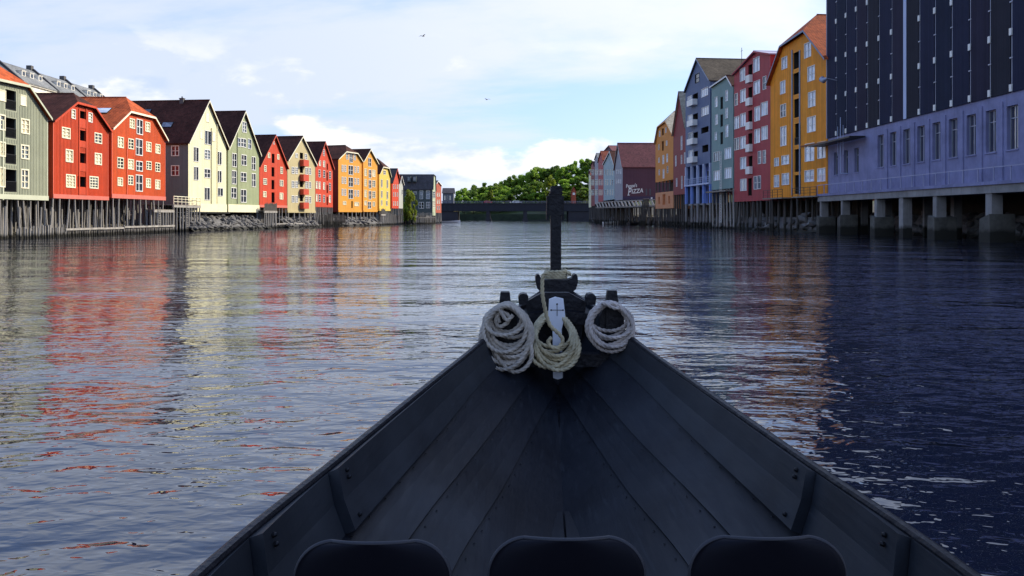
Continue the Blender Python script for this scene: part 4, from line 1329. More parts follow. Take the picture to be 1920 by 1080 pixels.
# farther gables down to the bridge
FR = [('pale teal gabled warehouse with white windows behind the aubergine one', 1131.5, 1152, 250, 229, [(197, 590), (240, 500), (268, 590)], 838, M_TEAL2, ROOFD, (208, 222, 240, 256)),
      ('crimson and white striped warehouse wall far down the right bank', 1121.8, 1131.2, 264, 250.5, [(157, 575), (176, 500), (192, 560)], 850, M_REDR, ROOFR, (163, 172, 182)),
      ('pale grey warehouse with tall gable far down the right bank', 1115.2, 1121.6, 276, 264.5, [(131, 560), (146, 515), (156, 545)], 865, M_GREYW, ROOFG, (136, 143, 150)),
      ('dark crimson warehouse near the bridge on the right bank', 1108.4, 1115, 290, 276.5, [(104, 600), (118, 572), (131, 605)], 880, M_DRED, ROOFD, (110, 117, 124)),
      ('small cream warehouse closest to the bridge on the right bank', 1104, 1108.2, 300, 290.5, [(90, 660), (97, 640), (106, 668)], 890, M_CREAM, ROOFR, (94, 99))]
for lab, xa, xb, Da, Db, pts, base, wm_, rm_, cols in FR:
    building('warehouse', lab, Z5, xa, xb, Da, Db, pts, base, wm_, rm_, 12, [(x, y, 6 if len(cols) > 2 else 4, 38, 'o') for x in cols for y in (645, 715, 785)], group=GR, f=.3, barge=WHITE if wm_ is M_TEAL2 else None,
             piles=dict(rows=[(0.2, 6, 0)], lean=.02, r=.17, mat=PILED))
# big roof behind the striped and grey warehouses
A = at(1116, 400, 283)
building('warehouse', 'long dark roofed warehouse rising behind the striped wall', Z5, 1118, 1155, 292, 262, [(150, 560), (232, 462), (290, 520)], 800, M_AUB, M_AUBR, 10, group=GR)

# timber pier with diagonal planks before the aubergine warehouse
A = at(1118, 400, 226); Bp = at(1229, 400, 186)
F = Frame((A.x, A.y), (Bp.x, Bp.y))
rt = thing('pier', 'timber pier with slanted pale balustrade boards before the lettered warehouse', 'pier', (A.x, A.y, 0), F.rz)
zt = HC + (406 - 376.5) / FPX * 205; z0 = HC + (406 - 386.5) / FPX * 205
MB().box(0, F.W, -.2, 7, z0 - .35, z0).build('deck', DECK, rt)
MB().box(0, F.W, -.26, -.14, zt - .16, zt).build('top_rail', paint('pale_wood', (.46, .42, .36), .75, .2), rt)
k = 17
for i in range(k):
    u = i * F.W / k; pr = MB()
    pr.prism([(u, zt - .163), (u + .95, zt - .163), (u + 2.3, z0 + .003), (u + 1.35, z0 + .003)], -.23, -.17)
    pr.build('slanted_board', paint('pale_wood', (.46, .42, .36)), rt)
for i in range(14):
    u = lerp(.2, F.W - .2, i / 13)
    pile(rt, (u, 0, -2.4), (u, 0, z0 - .3), .17, PILED); pile(rt, (u + .3, 3, -2.4), (u, 3, z0 - .3), .17, PILED)
for i in range(5): pile(rt, (F.W - 4 - i * .9 - 2.0, -.5, -2.2), (F.W - 3 - i * .8, -.4, zt + .2), .16, PILED)
# skiffs and float at the foot of the pier


def skiff(label, x, D, rz, Ls, mat):
    p = at(x, 400, D)
    r_ = thing('moored_skiff', label, 'boat', (p.x, p.y, 0), rz, 'skiffs moored below the warehouses')
    m = MB(); ns = 9; rows = []
    for i in range(ns):
        t = i / (ns - 1); s = (t - .5) * Ls; w = .75 * math.sin(math.pi * (.12 + .80 * (1 - t) ** .7 if t > .0 else 1.0)) if t < 1 else .02
        w = .72 * (1 - t ** 3) + .02; sh = .62 + .35 * t * t
        rows.append([(s, -w, sh), (s, -w * .72, .1), (s, 0, -.15), (s, w * .72, .1), (s, w, sh)])
    i0 = len(m.v)
    for r in rows: m.v += r
    for i in range(ns - 1):
        for j in range(4):
            a = i * 5 + j; m.f.append((a, a + 1, a + 6, a + 5))
    m.f.append((4, 3, 2, 1, 0))
    m.build('hull', mat, r_)
    for s in (-.25, .12): MB().box(s * Ls - .13, s * Ls + .13, -.62, .62, .42, .46).build('thwart', DECK, r_)
    MB().box(-Ls * .5 + .05, Ls * .3, -.5, .5, .12, .15).build('floor', DECK, r_)
    return r_


skiff('white open skiff moored under the slanted board pier', 1150, 222, .3, 6.0, WHITE)
skiff('dark open skiff moored beside the terracotta base', 1195, 196, .5, 5.5, BLACK)
skiff('small white skiff moored at the river bend below the rust red warehouse', 846, 262, .2, 6.0, WHITE)

# ------------------------------------------------------------------ the dark tower block on the quay
XF = 592 * 101.3 / FPX
Yf, Yn = 101.3, 13.0  # near end lies out of view, length chosen so it shades the boat
P1 = Vector((XF, Yf)); P2 = Vector((XF - (Yf - Yn) * 10 / 1500.0, Yn))
Ft = Frame(P1, P2)
rt = thing('office_block', 'dark ribbed office block above a periwinkle concrete base on pillars', 'building', (P1.x, P1.y, 0), Ft.rz)
M_PER = paint('periwinkle_concrete', (0.22, 0.225, 0.37), 0.85, 0.26, 0.45, bump=0.6, weather=0.5, dirt=(.13, .13, .20))
M_PANEL = [paint('dark_panel_%d' % k, c, 0.75, 0.12, 0.3, boards=0.7, board_w=0.22, spec=.08) for k, c in enumerate([(.022, .026, .054), (.029, .027, .049), (.019, .025, .049), (.028, .029, .041)])]
M_RIB = paint('grey_steel_rib', (0.34, 0.36, 0.44), 0.45, 0.1, 0.5, metal=0.3)
W = Ft.W; zb = Ft.uz(1552, 364)[1]; zd = Ft.uz(1552, 260)[1]; ztop = 40.0; dp = 22.0
# lower storey with its tall windows
sp = 2.88
u_first = Ft.uz(1651, 284)[0]
hl = []
wz0 = HC + (406 - 281) / FPX * 64; wz1 = HC + (406 - 199) / FPX * 64
k = 0
while u_first + k * sp < W - 2:
    uc = u_first + k * sp; hl.append((uc - .72, uc + .72, wz0, wz1)); k += 1
uL = [Ft.uz(x, 297)[0] for x in (1567, 1586, 1606)]
hl2 = [(uc - .6, uc + .6, wz0 - .2, wz1 - .9) for uc in uL]
m = MB()
holed_wall(m, [(0, zd), (W, zd)], zb, [(*h, .5) for h in hl + hl2], .5)
m.quad((0, 0, zb), (0, 0, zd), (0, dp, zd), (0, dp, zb)); m.quad((W, 0, zb), (W, dp, zb), (W, dp, zd), (W, 0, zd)); m.quad((0, dp, zb), (W, dp, zb), (W, dp, zd), (0, dp, zd))
m.quad((0, .0, zb), (0, dp, zb), (W, dp, zb), (W, 0, zb))
m.build('base_wall', M_PER, rt)
TPANE = glass('tower_pane', (.02, .025, .035), .02, 1.0, .3); TPANE.node_tree.nodes['Principled BSDF'].inputs['IOR'].default_value = 2.3
FRG = paint('dark_frame', (.05, .05, .07), .5, .1)
for h in hl + hl2:
    a, c, p, q = h
    m = MB(); y0, y1 = .26, .38
    m.box(a, a + .07, y0, y1, p, q); m.box(c - .07, c, y0, y1, p, q); m.box(a + .07, c - .07, y0, y1, q - .07, q); m.box(a + .07, c - .07, y0, y1, p, p + .07)
    m.box((a + c) / 2 - .04, (a + c) / 2 + .04, y0 + .003, y1 - .003, p + .07, q - .07); m.box(a + .07, c - .07, y0 + .005, y1 - .005, lerp(p, q, .72) - .035, lerp(p, q, .72) + .035)
    o = m.build('window', M_RIB, rt)
    MB().quad((a, .33, p), (c, .33, p), (c, .33, q), (a, .33, q)).build('pane', TPANE, o)
    MB().box(a - .08, c + .08, -.08, .24, p - .12, p - .002).build('sill', M_PER, o)
# shallow pilasters between the windows
for h in hl:
    uc = (h[0] + h[1]) / 2 + sp / 2
    if uc < W - .5: MB().box(uc - .3, uc + .3, -.10, -.002, zb + .05, zd - .55).build('pilaster', M_PER, rt)
# upper dark cladding: panels, ribs and pale clips
u0 = Ft.uz(1570, 150)[0]; sp2 = 2.9
us = [0.0]; uu = u0
while uu < W: us.append(uu); uu += sp2
us.append(W)
MB().box(0.02, W - .02, .02, dp, zd + .01, ztop - .05).build('core_wall', M_PANEL[3], rt)
clip_me = None
for i, (a, c) in enumerate(zip(us, us[1:])):
    MB().box(a + .13, c - .13, -.12, .015, zd + .0, ztop).build('panel', M_PANEL[(0, 2, 0, 1, 3, 0, 1, 3)[i % 8]], rt)
    if i > 0:
        wide = (i == 7)
        MB().box(a - (.3 if wide else .075), a + (.3 if wide else .075), -.16 if wide else -.06, .015, zd, ztop).build('rib', M_RIB if not wide else M_LILAC, rt)
        if i < 34 and not wide:
            for j in range(5):
                z = HC + 10.1 + 4.66 * j - .1
                if j == 0: z = zd + .35
                MB().box(a - .16, a + .16, -.22, -.062, z - .28, z + .28).build('clip', WHITE, rt)
                MB().box(a - .2, a + .2, -.15, -.064, z + 2.35, z + 2.45).build('bracket', M_RIB, rt)
MB().box(-.15, .128, -.14, .5, zd, ztop + .3).build('corner_post', paint('corner_steel', (.16, .18, .26), .5, .1), rt)
MB().box(-.3, W + .3, -.3, dp + .3, ztop + .002, ztop + .5).build('parapet', M_PANEL[0], rt)
# walkway, its edge beam and rail
MB().box(-.2, W, -1.35, .0, zb - .28, zb - .003).build('walkway', M_PER, rt)
MB().box(-.2, W, -1.2, .6, zb - .95, zb - .283).build('edge_beam', CONC, rt)
rail(rt, None, -.2, W, -1.25, zb, 1.15, 2.2, paint('rail_blue', (.30, .31, .45), .5, .1), 0, .04)
MB().box(0, W, 7.5, 8.1, -2.5, zb - .05).build('quay_wall', UNDER_DARK, rt)  # dark backing added to hide the sunlit ground under the block
# pillars with rough footings
PU = [Ft.uz(x, 400)[0] for x in (1555, 1595.6, 1661, 1710, 1775, 1879)]
while PU[-1] < W - 6: PU.append(PU[-1] + 8.2)
for i, uc in enumerate(PU):
    w = (.42, .40, .55, .85, .65, .85)[i] if i < 6 else .8
    MB().box(uc - w / 2, uc + w / 2, -1.1, -.2, -2.6, zb - .953).build('pillar', CONC, rt)
    MB().box(uc - w / 2 + .1, uc + w / 2 - .1, 4.0, 4.8, -2.6, zb - .3).build('pillar', CONC, rt)
    s = w + .35
    if i != 3:
        mm = MB().prism([(uc - s * .75, -2.6), (uc + s * .7, -2.6), (uc + s * .6, 2.0 + (i % 2) * .3), (uc - s * .55, 2.2 - (i % 2) * .3)], -1.45, .6); mm.build('footing', paint('mossy_concrete', (.10, .095, .08), .9, .4, 1.2, bump=.9, tide=.8), rt)
# canopy, floodlight and pole near the far corner
uA = Ft.uz(1545, 263)[0]; uB = Ft.uz(1626, 263)[0]; zc = Ft.uz(1590, 264)[1]
MB().box(uA, uB, -2.0, -.19, zc - .1, zc + .08).build('canopy', BLACK, rt)
u, z = Ft.uz(1568, 149)
m = MB(); m.tube([(u + .5, -.1, z - .2), (u + .3, -1.3, z + .1)], .05, 6); m.build('lamp_arm', M_RIB, rt)
m = MB(); m.tube([(u + .35, -1.25, z + .1), (u - .15, -1.5, z - .1), (u - .5, -1.6, z + .15)], [.12, .34, .38], 12); m.build('floodlight', M_RIB, rt)
u, z = Ft.uz(1590, 220); _, z2 = Ft.uz(1590, 325)
m = MB(); m.tube([(u, -.9, z2), (u, -.9, z)], .05, 6)
for q in (-.8, 0, .8): m.tube([(u + q, -.9, z - 4.5), (u + q, -.9, z - 1.0)], .03, 5)
m.tube([(u - .8, -.9, z - 3), (u + .8, -.9, z - 3)], .03, 5); m.tube([(u, -.9, z2), (u, -.0, z2)], .05, 6)
m.build('antenna_pole', M_LILAC, rt)
# rubble below the quay
o_ = revetment('stone_revetment', 'black rubble behind the pillars of the dark office block', 1552, 2300, 101, 45, 110, .4, 2.2, .9)
o_.location += Matrix.Rotation(o_.rotation_euler[2], 3, 'Z') @ Vector((0, 5.5, 0))
revetment('stone_revetment', 'dark rubble under the warehouses between the office block and the bridge', 1110, 1551, 290, 101, 200, .6, 2.0, .9)

# ------------------------------------------------------------------ bridge
DB = 400.0
A = at(800, 400, DB); Bp = at(1150, 400, DB)
rt = thing('road_bridge', 'low dark road bridge closing the view across the river', 'bridge', (A.x, DB, 0))
W = Bp.x - A.x
M_BR = paint('bridge_steel', (0.016, 0.018, 0.028), 0.6, 0.15, 0.2)
M_BRC = paint('bridge_concrete', (0.034, 0.033, 0.04), 0.8, 0.2, 0.2)
zdk = HC + (406 - 381) / FPX * DB
MB().box(0, W, 0, 14, zdk - .5, zdk).build('deck', M_BRC, rt)
MB().box(0, W, .3, .9, zdk - 4.0, zdk - .503).build('girder', M_BR, rt)
MB().box(0, W, 7, 7.6, zdk - 4.0, zdk - .503).build('girder', M_BR, rt)
MB().box(0, W, 13, 13.6, zdk - 4.0, zdk - .503).build('girder', M_BR, rt)
npn = 36
for i in range(npn + 1):
    u = W * i / npn; MB().box(max(u - .07, 0), min(u + .07, W), -.1, .0, zdk - 3.9, zdk + 1.1).build('stiffener', M_BR, rt)
rail(rt, None, 0, W, .15, zdk, 1.1, 2.0, paint('bridge_rail', (.22, .21, .25), .6, .1), 3, .06)
for x in (915, 985, 1050):
    u = at(x, 400, DB).x - A.x
    MB().box(u - .9, u + .9, .6, 13.2, -2.6, zdk - 4.003).build('pier', M_BRC, rt)
    MB().box(u - 1.4, u + 1.4, .2, 13.6, -2.6, 1.0).build('pier_footing', M_BRC, rt)
# lattice of bracing under the deck
for i in range(24):
    u = W * (i + .5) / 24; MB().box(u - .12, u + .12, 1.0, 13, zdk - 1.6, zdk - 1.2).build('cross_beam', M_BR, rt)
for (x0, x1) in ((770, 858), (1066, 1180)):
    a = at(x0, 400, DB).x; c = at(x1, 400, DB).x
    MB().box(a - A.x, c - A.x, .8, 14.5, -2.5, zdk - .505).build('abutment', M_BRC, rt)
# dark far bank wall beyond the bridge
w_ = MB().box(-75, 80, 437, 439, -2.5, 3.4).build('quay_wall', paint('quay_stone', (.035, .05, .026), .9, .4, .3, bump=.8))
tag(w_, 'dark stone quay wall beyond the bridge', 'wall')
# yellow notice box on the left pier
p = at(855, 393, DB + .45)
s_ = thing('notice_board', 'small yellow navigation board hung on the bridge pier', 'sign', (p.x, p.y, p.z - .9))
MB().box(-1.3, 1.3, -.12, .0, 0, 1.8).build('board', paint('yellow_board', (.75, .50, .12), .6, .1), s_)
MB().box(-1.45, 1.45, .003, .3, -.15, 1.95).build('backing', BLACK, s_)


def car(label, x, colr, y=4.0, rz=0):
    r_ = thing('car', label, 'car', (at(x, 400, DB + y).x, DB + y, zdk), rz, 'cars on the bridge')
    m = MB().prism([(-2.1, .35), (2.1, .35), (2.15, .75), (1.3, .92), (.7, 1.42), (-1.2, 1.45), (-1.9, .95), (-2.15, .8)], -.85, .85)
    bo = m.build('body', colr, r_)
    for sy in (-.86, .853): MB().box(-1.1, .75, sy, sy + .008, .98, 1.32).build('window', G_DARK, r_)
    for x_ in (-1.3, 1.3):
        for sy in (-.8, .62): MB().tube([(x_, sy, .33), (x_, sy + .18, .33)], .33, 14).build('wheel', BLACK, r_)


car('red car crossing the bridge', 914.6, paint('car_red', (.5, .04, .03), .3, .02))
car('white car crossing the bridge', 968, paint('car_white', (.8, .8, .8), .3, .02))
car('silver car crossing the bridge behind the white one', 971, paint('car_silver', (.45, .46, .48), .3, .02), 9.5)

# ------------------------------------------------------------------ trees


def leaf_mat(name, c, c2):
    m, t, b = nodes_of(name)
    nn = t.nodes; ll = t.links
    oi = nn.new('ShaderNodeObjectInfo'); tcx = nn.new('ShaderNodeTexCoord')
    nz = nn.new('ShaderNodeTexNoise'); nz.inputs['Scale'].default_value = .35; nz.inputs['Detail'].default_value = 3
    ll.new(tcx.outputs['Object'], nz.inputs['Vector'])
    mx = nn.new('ShaderNodeMix'); mx.data_type = 'RGBA'
    mr = nn.new('ShaderNodeMapRange'); mr.inputs['From Min'].default_value = .35; mr.inputs['From Max'].default_value = .65
    ll.new(nz.outputs['Fac'], mr.inputs['Value']); ll.new(mr.outputs[0], mx.inputs['Factor'])
    mx.inputs[6].default_value = (*c, 1); mx.inputs[7].default_value = (*c2, 1)
    hs = nn.new('ShaderNodeHueSaturation'); ll.new(mx.outputs[2], hs.inputs['Color'])
    mv = nn.new('ShaderNodeMapRange'); mv.inputs['To Min'].default_value = .75; mv.inputs['To Max'].default_value = 1.3
    ll.new(oi.outputs['Random'], mv.inputs['Value']); ll.new(mv.outputs[0], hs.inputs['Value'])
    ll.new(hs.outputs[0], b.inputs['Base Color'])
    b.inputs['Roughness'].default_value = .55
    try:
        b.inputs['Transmission Weight'].default_value = 0.0
        b.inputs['Subsurface Weight'].default_value = 0.0
    except Exception: pass
    tr = nn.new('ShaderNodeBsdfTranslucent'); ll.new(hs.outputs[0], tr.inputs['Color'])
    ms = nn.new('ShaderNodeMixShader'); ms.inputs[0].default_value = .65
    ll.new(b.outputs[0], ms.inputs[1]); ll.new(tr.outputs[0], ms.inputs[2]); ll.new(ms.outputs[0], nn['Material Output'].inputs[0])
    return m


LEAF = [leaf_mat('leaf_green', (.18, .31, .03), (.29, .42, .05)), leaf_mat('leaf_deep', (.13, .235, .025), (.21, .33, .04)), leaf_mat('leaf_yellowish', (.17, .23, .02), (.25, .29, .03))]
BARK = paint('bark', (.07, .055, .04), .9, .3, 1.5, bump=.6)


def tree_meshes(seed, h, r, nleaf, mat, ls):
    rng = np.random.default_rng(seed); random.seed(seed)
    m = MB(); m.tube([(0, 0, -.6), (random.uniform(-.2, .2), .1, h * .3), (random.uniform(-.4, .4), 0, h * .62)], [.32, .25, .10], 8)
    cl = []
    nc = 34
    for i in range(nc):
        a = rng.uniform(0, 6.283); t = rng.uniform(0, 1)
        zc = h * (.30 + .66 * t); rr = r * math.sin(math.pi * min(.98, .16 + .80 * t)) ** .7
        q = rng.uniform(.35, 1.0) ** .6 * rr
        cl.append((q * math.cos(a), q * math.sin(a), zc, rng.uniform(.16, .30) * r))
    for i in range(9):
        c = cl[i * 3]; zs = h * (.22 + .03 * i)
        m.tube([(0, 0, zs), (c[0] * .5, c[1] * .5, (zs + c[2]) / 2), (c[0] * .9, c[1] * .9, c[2])], [.13, .08, .03], 6)
    trunk = m.mesh('trunk', BARK, smooth=True)
    vs = []; fs = []
    w = np.array([c[3] ** 2 for c in cl]); w /= w.sum()
    idx = rng.choice(nc, nleaf, p=w)
    d = rng.normal(size=(nleaf, 3)); d /= np.linalg.norm(d, axis=1)[:, None]
    rad = rng.uniform(.45, 1.08, nleaf)
    C = np.array([c[:3] for c in cl])[idx]; Rr = np.array([c[3] for c in cl])[idx]
    P_ = C + d * (rad * Rr)[:, None] * np.array([1, 1, .8])
    nrm = d * .6 + rng.normal(size=(nleaf, 3)) * .6 + np.array([0, 0, .35]); nrm /= np.linalg.norm(nrm, axis=1)[:, None]
    t1 = np.cross(nrm, rng.normal(size=(nleaf, 3))); t1 /= np.linalg.norm(t1, axis=1)[:, None]
    t2 = np.cross(nrm, t1)
    s = rng.uniform(.6, 1.3, nleaf)[:, None] * ls
    V = np.empty((nleaf * 4, 3)); V[0::4] = P_ - t1 * s; V[1::4] = P_ - t2 * s * .55; V[2::4] = P_ + t1 * s; V[3::4] = P_ + t2 * s * .55
    me = bpy.data.meshes.new('crown'); me.from_pydata(V.tolist(), [], np.arange(nleaf * 4).reshape(-1, 4).tolist()); me.materials.append(mat); me.update()
    return trunk, me


TV = [tree_meshes(41, 15, 6.0, 8000, LEAF[0], .42), tree_meshes(42, 16, 5.4, 8000, LEAF[1], .42), tree_meshes(43, 14, 6.6, 8400, LEAF[0], .42), tree_meshes(44, 13, 5.6, 4800, LEAF[2], .42), tree_meshes(45, 15, 6.2, 8000, LEAF[1], .42)]


def tree(label, x, ytop, D, wpx, var, group='trees beyond the bridge', z_lo=None):
    top = at(x, ytop, D); g = ground_h(top.x, D)
    hh = (15, 16, 14, 13, 15)[var] * 1.0; rr = (6.0, 5.4, 6.6, 5.6, 6.2)[var]
    sz = (top.z - g) / hh; sx = wpx / FPX * D / (2 * rr)
    r_ = thing('tree', label, 'tree', (top.x, D, g), random.uniform(0, 6.28), group)
    r_.scale = (sx, sx, sz)
    link('trunk', TV[var][0], r_); link('crown', TV[var][1], r_)
    return r_


random.seed(77)
SKY_L = [(870, 352), (890, 346), (912, 344), (930, 343), (946, 339), (962, 330), (980, 327), (1000, 318), (1012, 313), (1028, 317), (1042, 311), (1058, 311), (1072, 308), (1086, 299), (1102, 300), (1116, 312), (1132, 318)]
for i, (x, y) in enumerate(SKY_L):
    tree('leafy green tree on the skyline of the wooded slope', x, y + random.uniform(-1, 2), 476 + random.uniform(-6, 10), random.uniform(30, 42), random.choice((0, 1, 2, 4)))
for i in range(13):
    x = 872 + i * 20 + random.uniform(-5, 5); ys = interp(x, SKY_L)
    tree('leafy green tree halfway down the wooded slope', x, lerp(ys, 378, .38) + random.uniform(-3, 3), 456 + random.uniform(-4, 4), random.uniform(30, 40), random.choice((0, 1, 2, 4)))
for i in range(11):
    x = 866 + i * 23 + random.uniform(-5, 5); ys = interp(x, SKY_L)
    tree('low leafy tree at the foot of the wooded slope behind the bridge', x, lerp(ys, 378, .70) + random.uniform(-2, 2), 447 + random.uniform(-2, 2), random.uniform(26, 36), random.choice((0, 2, 4, 1)))
tree('yellowish green tree among darker ones behind the bridge', 919, 357, 444, 17, 3)
tree('yellowish green tree behind the stem post', 1030, 330, 446, 26, 3)
tree('small willow like tree beside the slate grey warehouse', 769, 357, 222, 26, 3, 'trees by the slate warehouse')
tree('dark bushy tree under the slate grey warehouse wall', 760, 369, 223, 20, 1, 'trees by the slate warehouse')

# small houses beyond the bridge
r = Frame((at(830, 400, 432).x, 432), (at(850, 400, 432).x, 432))
rt = thing('house', 'small dark grey house with pitched roof beyond the bridge', 'house', (r.P1.x, 432, 0), 0)
zg = ground_h(r.P1.x, 432) - .5; ze = HC + (406 - 362) / FPX * 432; zr_ = HC + (406 - 352) / FPX * 432
m = MB(); hl = [r.rect(x, 371, 2.2, 8) for x in (834, 839, 844)]
holed_wall(m, [(0, ze), (r.W, ze)], zg, [(*h, .2) for h in hl])
for u in (0, r.W): m.poly([(u, 0, zg), (u, 0, ze), (u, 4, zr_ - .2), (u, 8, ze), (u, 8, zg)])
m.build('wall', paint('charcoal_wall', (.10, .11, .13), .7, .1), rt)
for h in hl: window(rt, Matrix.Identity(4), h, 'o')
MB().slab([(-.4, -.4, ze), (r.W + .4, -.4, ze), (r.W + .4, 4, zr_), (-.4, 4, zr_), (r.W + .4, 8.4, ze), (-.4, 8.4, ze)], [(0, 1, 2, 3), (3, 2, 4, 5)], .2).build('roof', RS, rt)
r = Frame((at(1072, 400, 436).x, 436), (at(1080, 400, 436).x, 436))
rt = thing('house', 'small red gabled house among the trees at the right end of the bridge', 'house', (r.P1.x, 436, 0), 0)
zg = ground_h(r.P1.x, 436) - .5; ze = HC + (406 - 360) / FPX * 436; zr_ = HC + (406 - 350) / FPX * 436
m = MB(); m.poly([(0, 0, zg), (r.W, 0, zg), (r.W, 0, ze), (r.W / 2, 0, zr_), (0, 0, ze)]); m.quad((0, 0, zg), (0, 0, ze), (0, 7, ze), (0, 7, zg)); m.quad((r.W, 0, zg), (r.W, 7, zg), (r.W, 7, ze), (r.W, 0, ze)); m.build('wall', M_BRICK, rt)
MB().slab([(-.3, -.3, ze - .2), (r.W / 2, -.3, zr_ + .15), (r.W / 2, 7.3, zr_ + .15), (-.3, 7.3, ze - .2), (r.W + .3, -.3, ze - .2), (r.W + .3, 7.3, ze - .2)], [(0, 1, 2, 3), (1, 4, 5, 2)], .15).build('roof', ROOFR, rt)
for u in (.35, .65): MB().box(r.W * u - .3, r.W * u + .3, -.05, -.003, ze - 1.6, ze - .4).build('window', WHITE, rt)


# ------------------------------------------------------------------ gulls


def gull(label, x, y, D, rz):
    p = at(x, y, D)
    r_ = thing('gull', label, 'bird', p, rz, 'gulls in flight')
    m = MB(); m.tube([(-.22, 0, 0), (-.1, 0, .02), (.08, 0, .03), (.2, 0, .02), (.27, 0, .02)], [.02, .055, .065, .04, .01], 8); m.build('body', WHITE, r_, smooth=True)
    for s in (-1, 1):
        w = MB(); w.slab([(.10, s * .04, .06), (-.06, s * .04, .05), (.08, s * .32, .16), (-.06, s * .34, .15), (-.10, s * .66, .08)], [(0, 1, 3, 2), (2, 3, 4)] if s > 0 else [(0, 2, 3, 1), (2, 4, 3)], .012)
        w.build('wing', paint('gull_grey', (.22, .23, .25), .7, .05), r_)


gull('grey winged gull flying high over the river', 793, 68, 90, .7)
gull('grey winged gull gliding above the bridge', 913, 187, 110, 2.4)

# ------------------------------------------------------------------ the boat
BM, bt, bb = nodes_of('tarred_planks')
nn = bt.nodes; ll = bt.links
tcx = nn.new('ShaderNodeTexCoord')
mp = nn.new('ShaderNodeMapping'); mp.inputs['Scale'].default_value = (9, .7, 9); ll.new(tcx.outputs['Object'], mp.inputs['Vector'])
g1 = nn.new('ShaderNodeTexNoise'); g1.inputs['Scale'].default_value = 3.0; g1.inputs['Detail'].default_value = 8; ll.new(mp.outputs[0], g1.inputs['Vector'])
g2 = nn.new('ShaderNodeTexNoise'); g2.inputs['Scale'].default_value = 1.6; g2.inputs['Detail'].default_value = 6; ll.new(tcx.outputs['Object'], g2.inputs['Vector'])
cr = nn.new('ShaderNodeValToRGB'); ll.new(g2.outputs['Fac'], cr.inputs['Fac'])
cr.color_ramp.elements[0].position = .3; cr.color_ramp.elements[0].color = (.0045, .0052, .009, 1)
cr.color_ramp.elements[1].position = .72; cr.color_ramp.elements[1].color = (.018, .0205, .027, 1)
sc_ = nn.new('ShaderNodeMapRange'); sc_.inputs['From Min'].default_value = .60; sc_.inputs['From Max'].default_value = .74; sc_.inputs['To Max'].default_value = .55; ll.new(g1.outputs['Fac'], sc_.inputs['Value'])
mxs = nn.new('ShaderNodeMix'); mxs.data_type = 'RGBA'; ll.new(sc_.outputs[0], mxs.inputs['Factor']); ll.new(cr.outputs[0], mxs.inputs[6]); mxs.inputs[7].default_value = (.034, .036, .042, 1)
ll.new(mxs.outputs[2], bb.inputs['Base Color'])
rr = nn.new('ShaderNodeMapRange'); rr.inputs['To Min'].default_value = .42; rr.inputs['To Max'].default_value = .68; ll.new(g1.outputs['Fac'], rr.inputs['Value']); ll.new(rr.outputs[0], bb.inputs['Roughness'])
bb.inputs['Specular IOR Level'].default_value = .22
bmp = nn.new('ShaderNodeBump'); bmp.inputs['Strength'].default_value = .35; bmp.inputs['Distance'].default_value = .006
ll.new(g1.outputs['Fac'], bmp.inputs['Height']); ll.new(bmp.outputs[0], bb.inputs['Normal'])
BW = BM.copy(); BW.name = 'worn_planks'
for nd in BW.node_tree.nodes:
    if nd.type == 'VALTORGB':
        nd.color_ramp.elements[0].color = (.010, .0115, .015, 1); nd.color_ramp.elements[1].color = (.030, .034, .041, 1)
TAR = paint('tarred_wood', (.0065, .0065, .010), .5, .3, 3.0, bump=.4, spec=.3)
RIVET = paint('rivet_iron', (.010, .010, .012), .45, .2, 4.0, metal=.4)

AX = lambda D: .14 + .0353 * D     # boat centre line


def curve3(pts):
    """smooth curve through (D, X, z) control points -> function of t in 0..1 (chord-parametrised Catmull-Rom)"""
    P_ = [Vector((p[1], p[0], p[2] + HC)) for p in pts]
    n_ = len(P_)
    s = [0.0]
    for a, b2 in zip(P_, P_[1:]): s.append(s[-1] + (b2 - a).length)
    tot = s[-1]

    def f(t):
        q = t * tot
        for i in range(n_ - 1):
            if q <= s[i + 1] or i == n_ - 2:
                k = (q - s[i]) / (s[i + 1] - s[i]); break
        p1, p2 = P_[i], P_[i + 1]
        h = s[i + 1] - s[i]
        m1 = (P_[i + 1] - P_[i - 1]) / (s[i + 1] - s[i - 1]) * h if i > 0 else (p2 - p1)
        m2 = (P_[i + 2] - P_[i]) / (s[i + 2] - s[i]) * h if i < n_ - 2 else (p2 - p1)
        k2, k3 = k * k, k * k * k
        return p1 * (2 * k3 - 3 * k2 + 1) + m1 * (k3 - 2 * k2 + k) + p2 * (-2 * k3 + 3 * k2) + m2 * (k3 - k2)
    return f


# gunwale and strake edges on the left side: depth D, X, z relative to the eye
G = curve3([(-2.2, -1.12, -1.16), (0.5, -1.12, -1.145), (2.5, -.975, -1.125), (3.7, -.785, -1.115), (4.9, -.515, -1.045), (5.95, -.225, -.942), (6.62, .06, -.76), (6.98, .265, -.66), (7.16, .355, -.62)])
S1 = curve3([(-2.2, -1.03, -1.43), (0.5, -1.03, -1.41), (2.5, -.875, -1.39), (3.35, -.73, -1.367), (4.7, -.445, -1.285), (5.9, -.165, -1.16), (6.5, .10, -1.02), (6.85, .28, -.93), (7.02, .355, -.89)])
S2 = curve3([(-2.2, -.78, -1.60), (0.5, -.78, -1.58), (2.5, -.63, -1.53), (3.6, -.475, -1.468), (5.2, -.146, -1.42), (6.1, .10, -1.30), (6.5, .27, -1.20), (6.72, .35, -1.15)])
S3 = curve3([(-2.2, -.48, -1.70), (0.5, -.48, -1.68), (2.5, -.38, -1.61), (3.5, -.265, -1.56), (4.7, -.06, -1.60), (5.6, .13, -1.53), (6.1, .28, -1.42), (6.3, .345, -1.37)])
K = curve3([(-2.2, .06, -1.86), (0.5, .155, -1.86), (2.5, .225, -1.85), (3.5, .262, -1.84), (4.7, .305, -1.82), (5.3, .325, -1.74), (5.6, .337, -1.66), (5.75, .342, -1.60)])
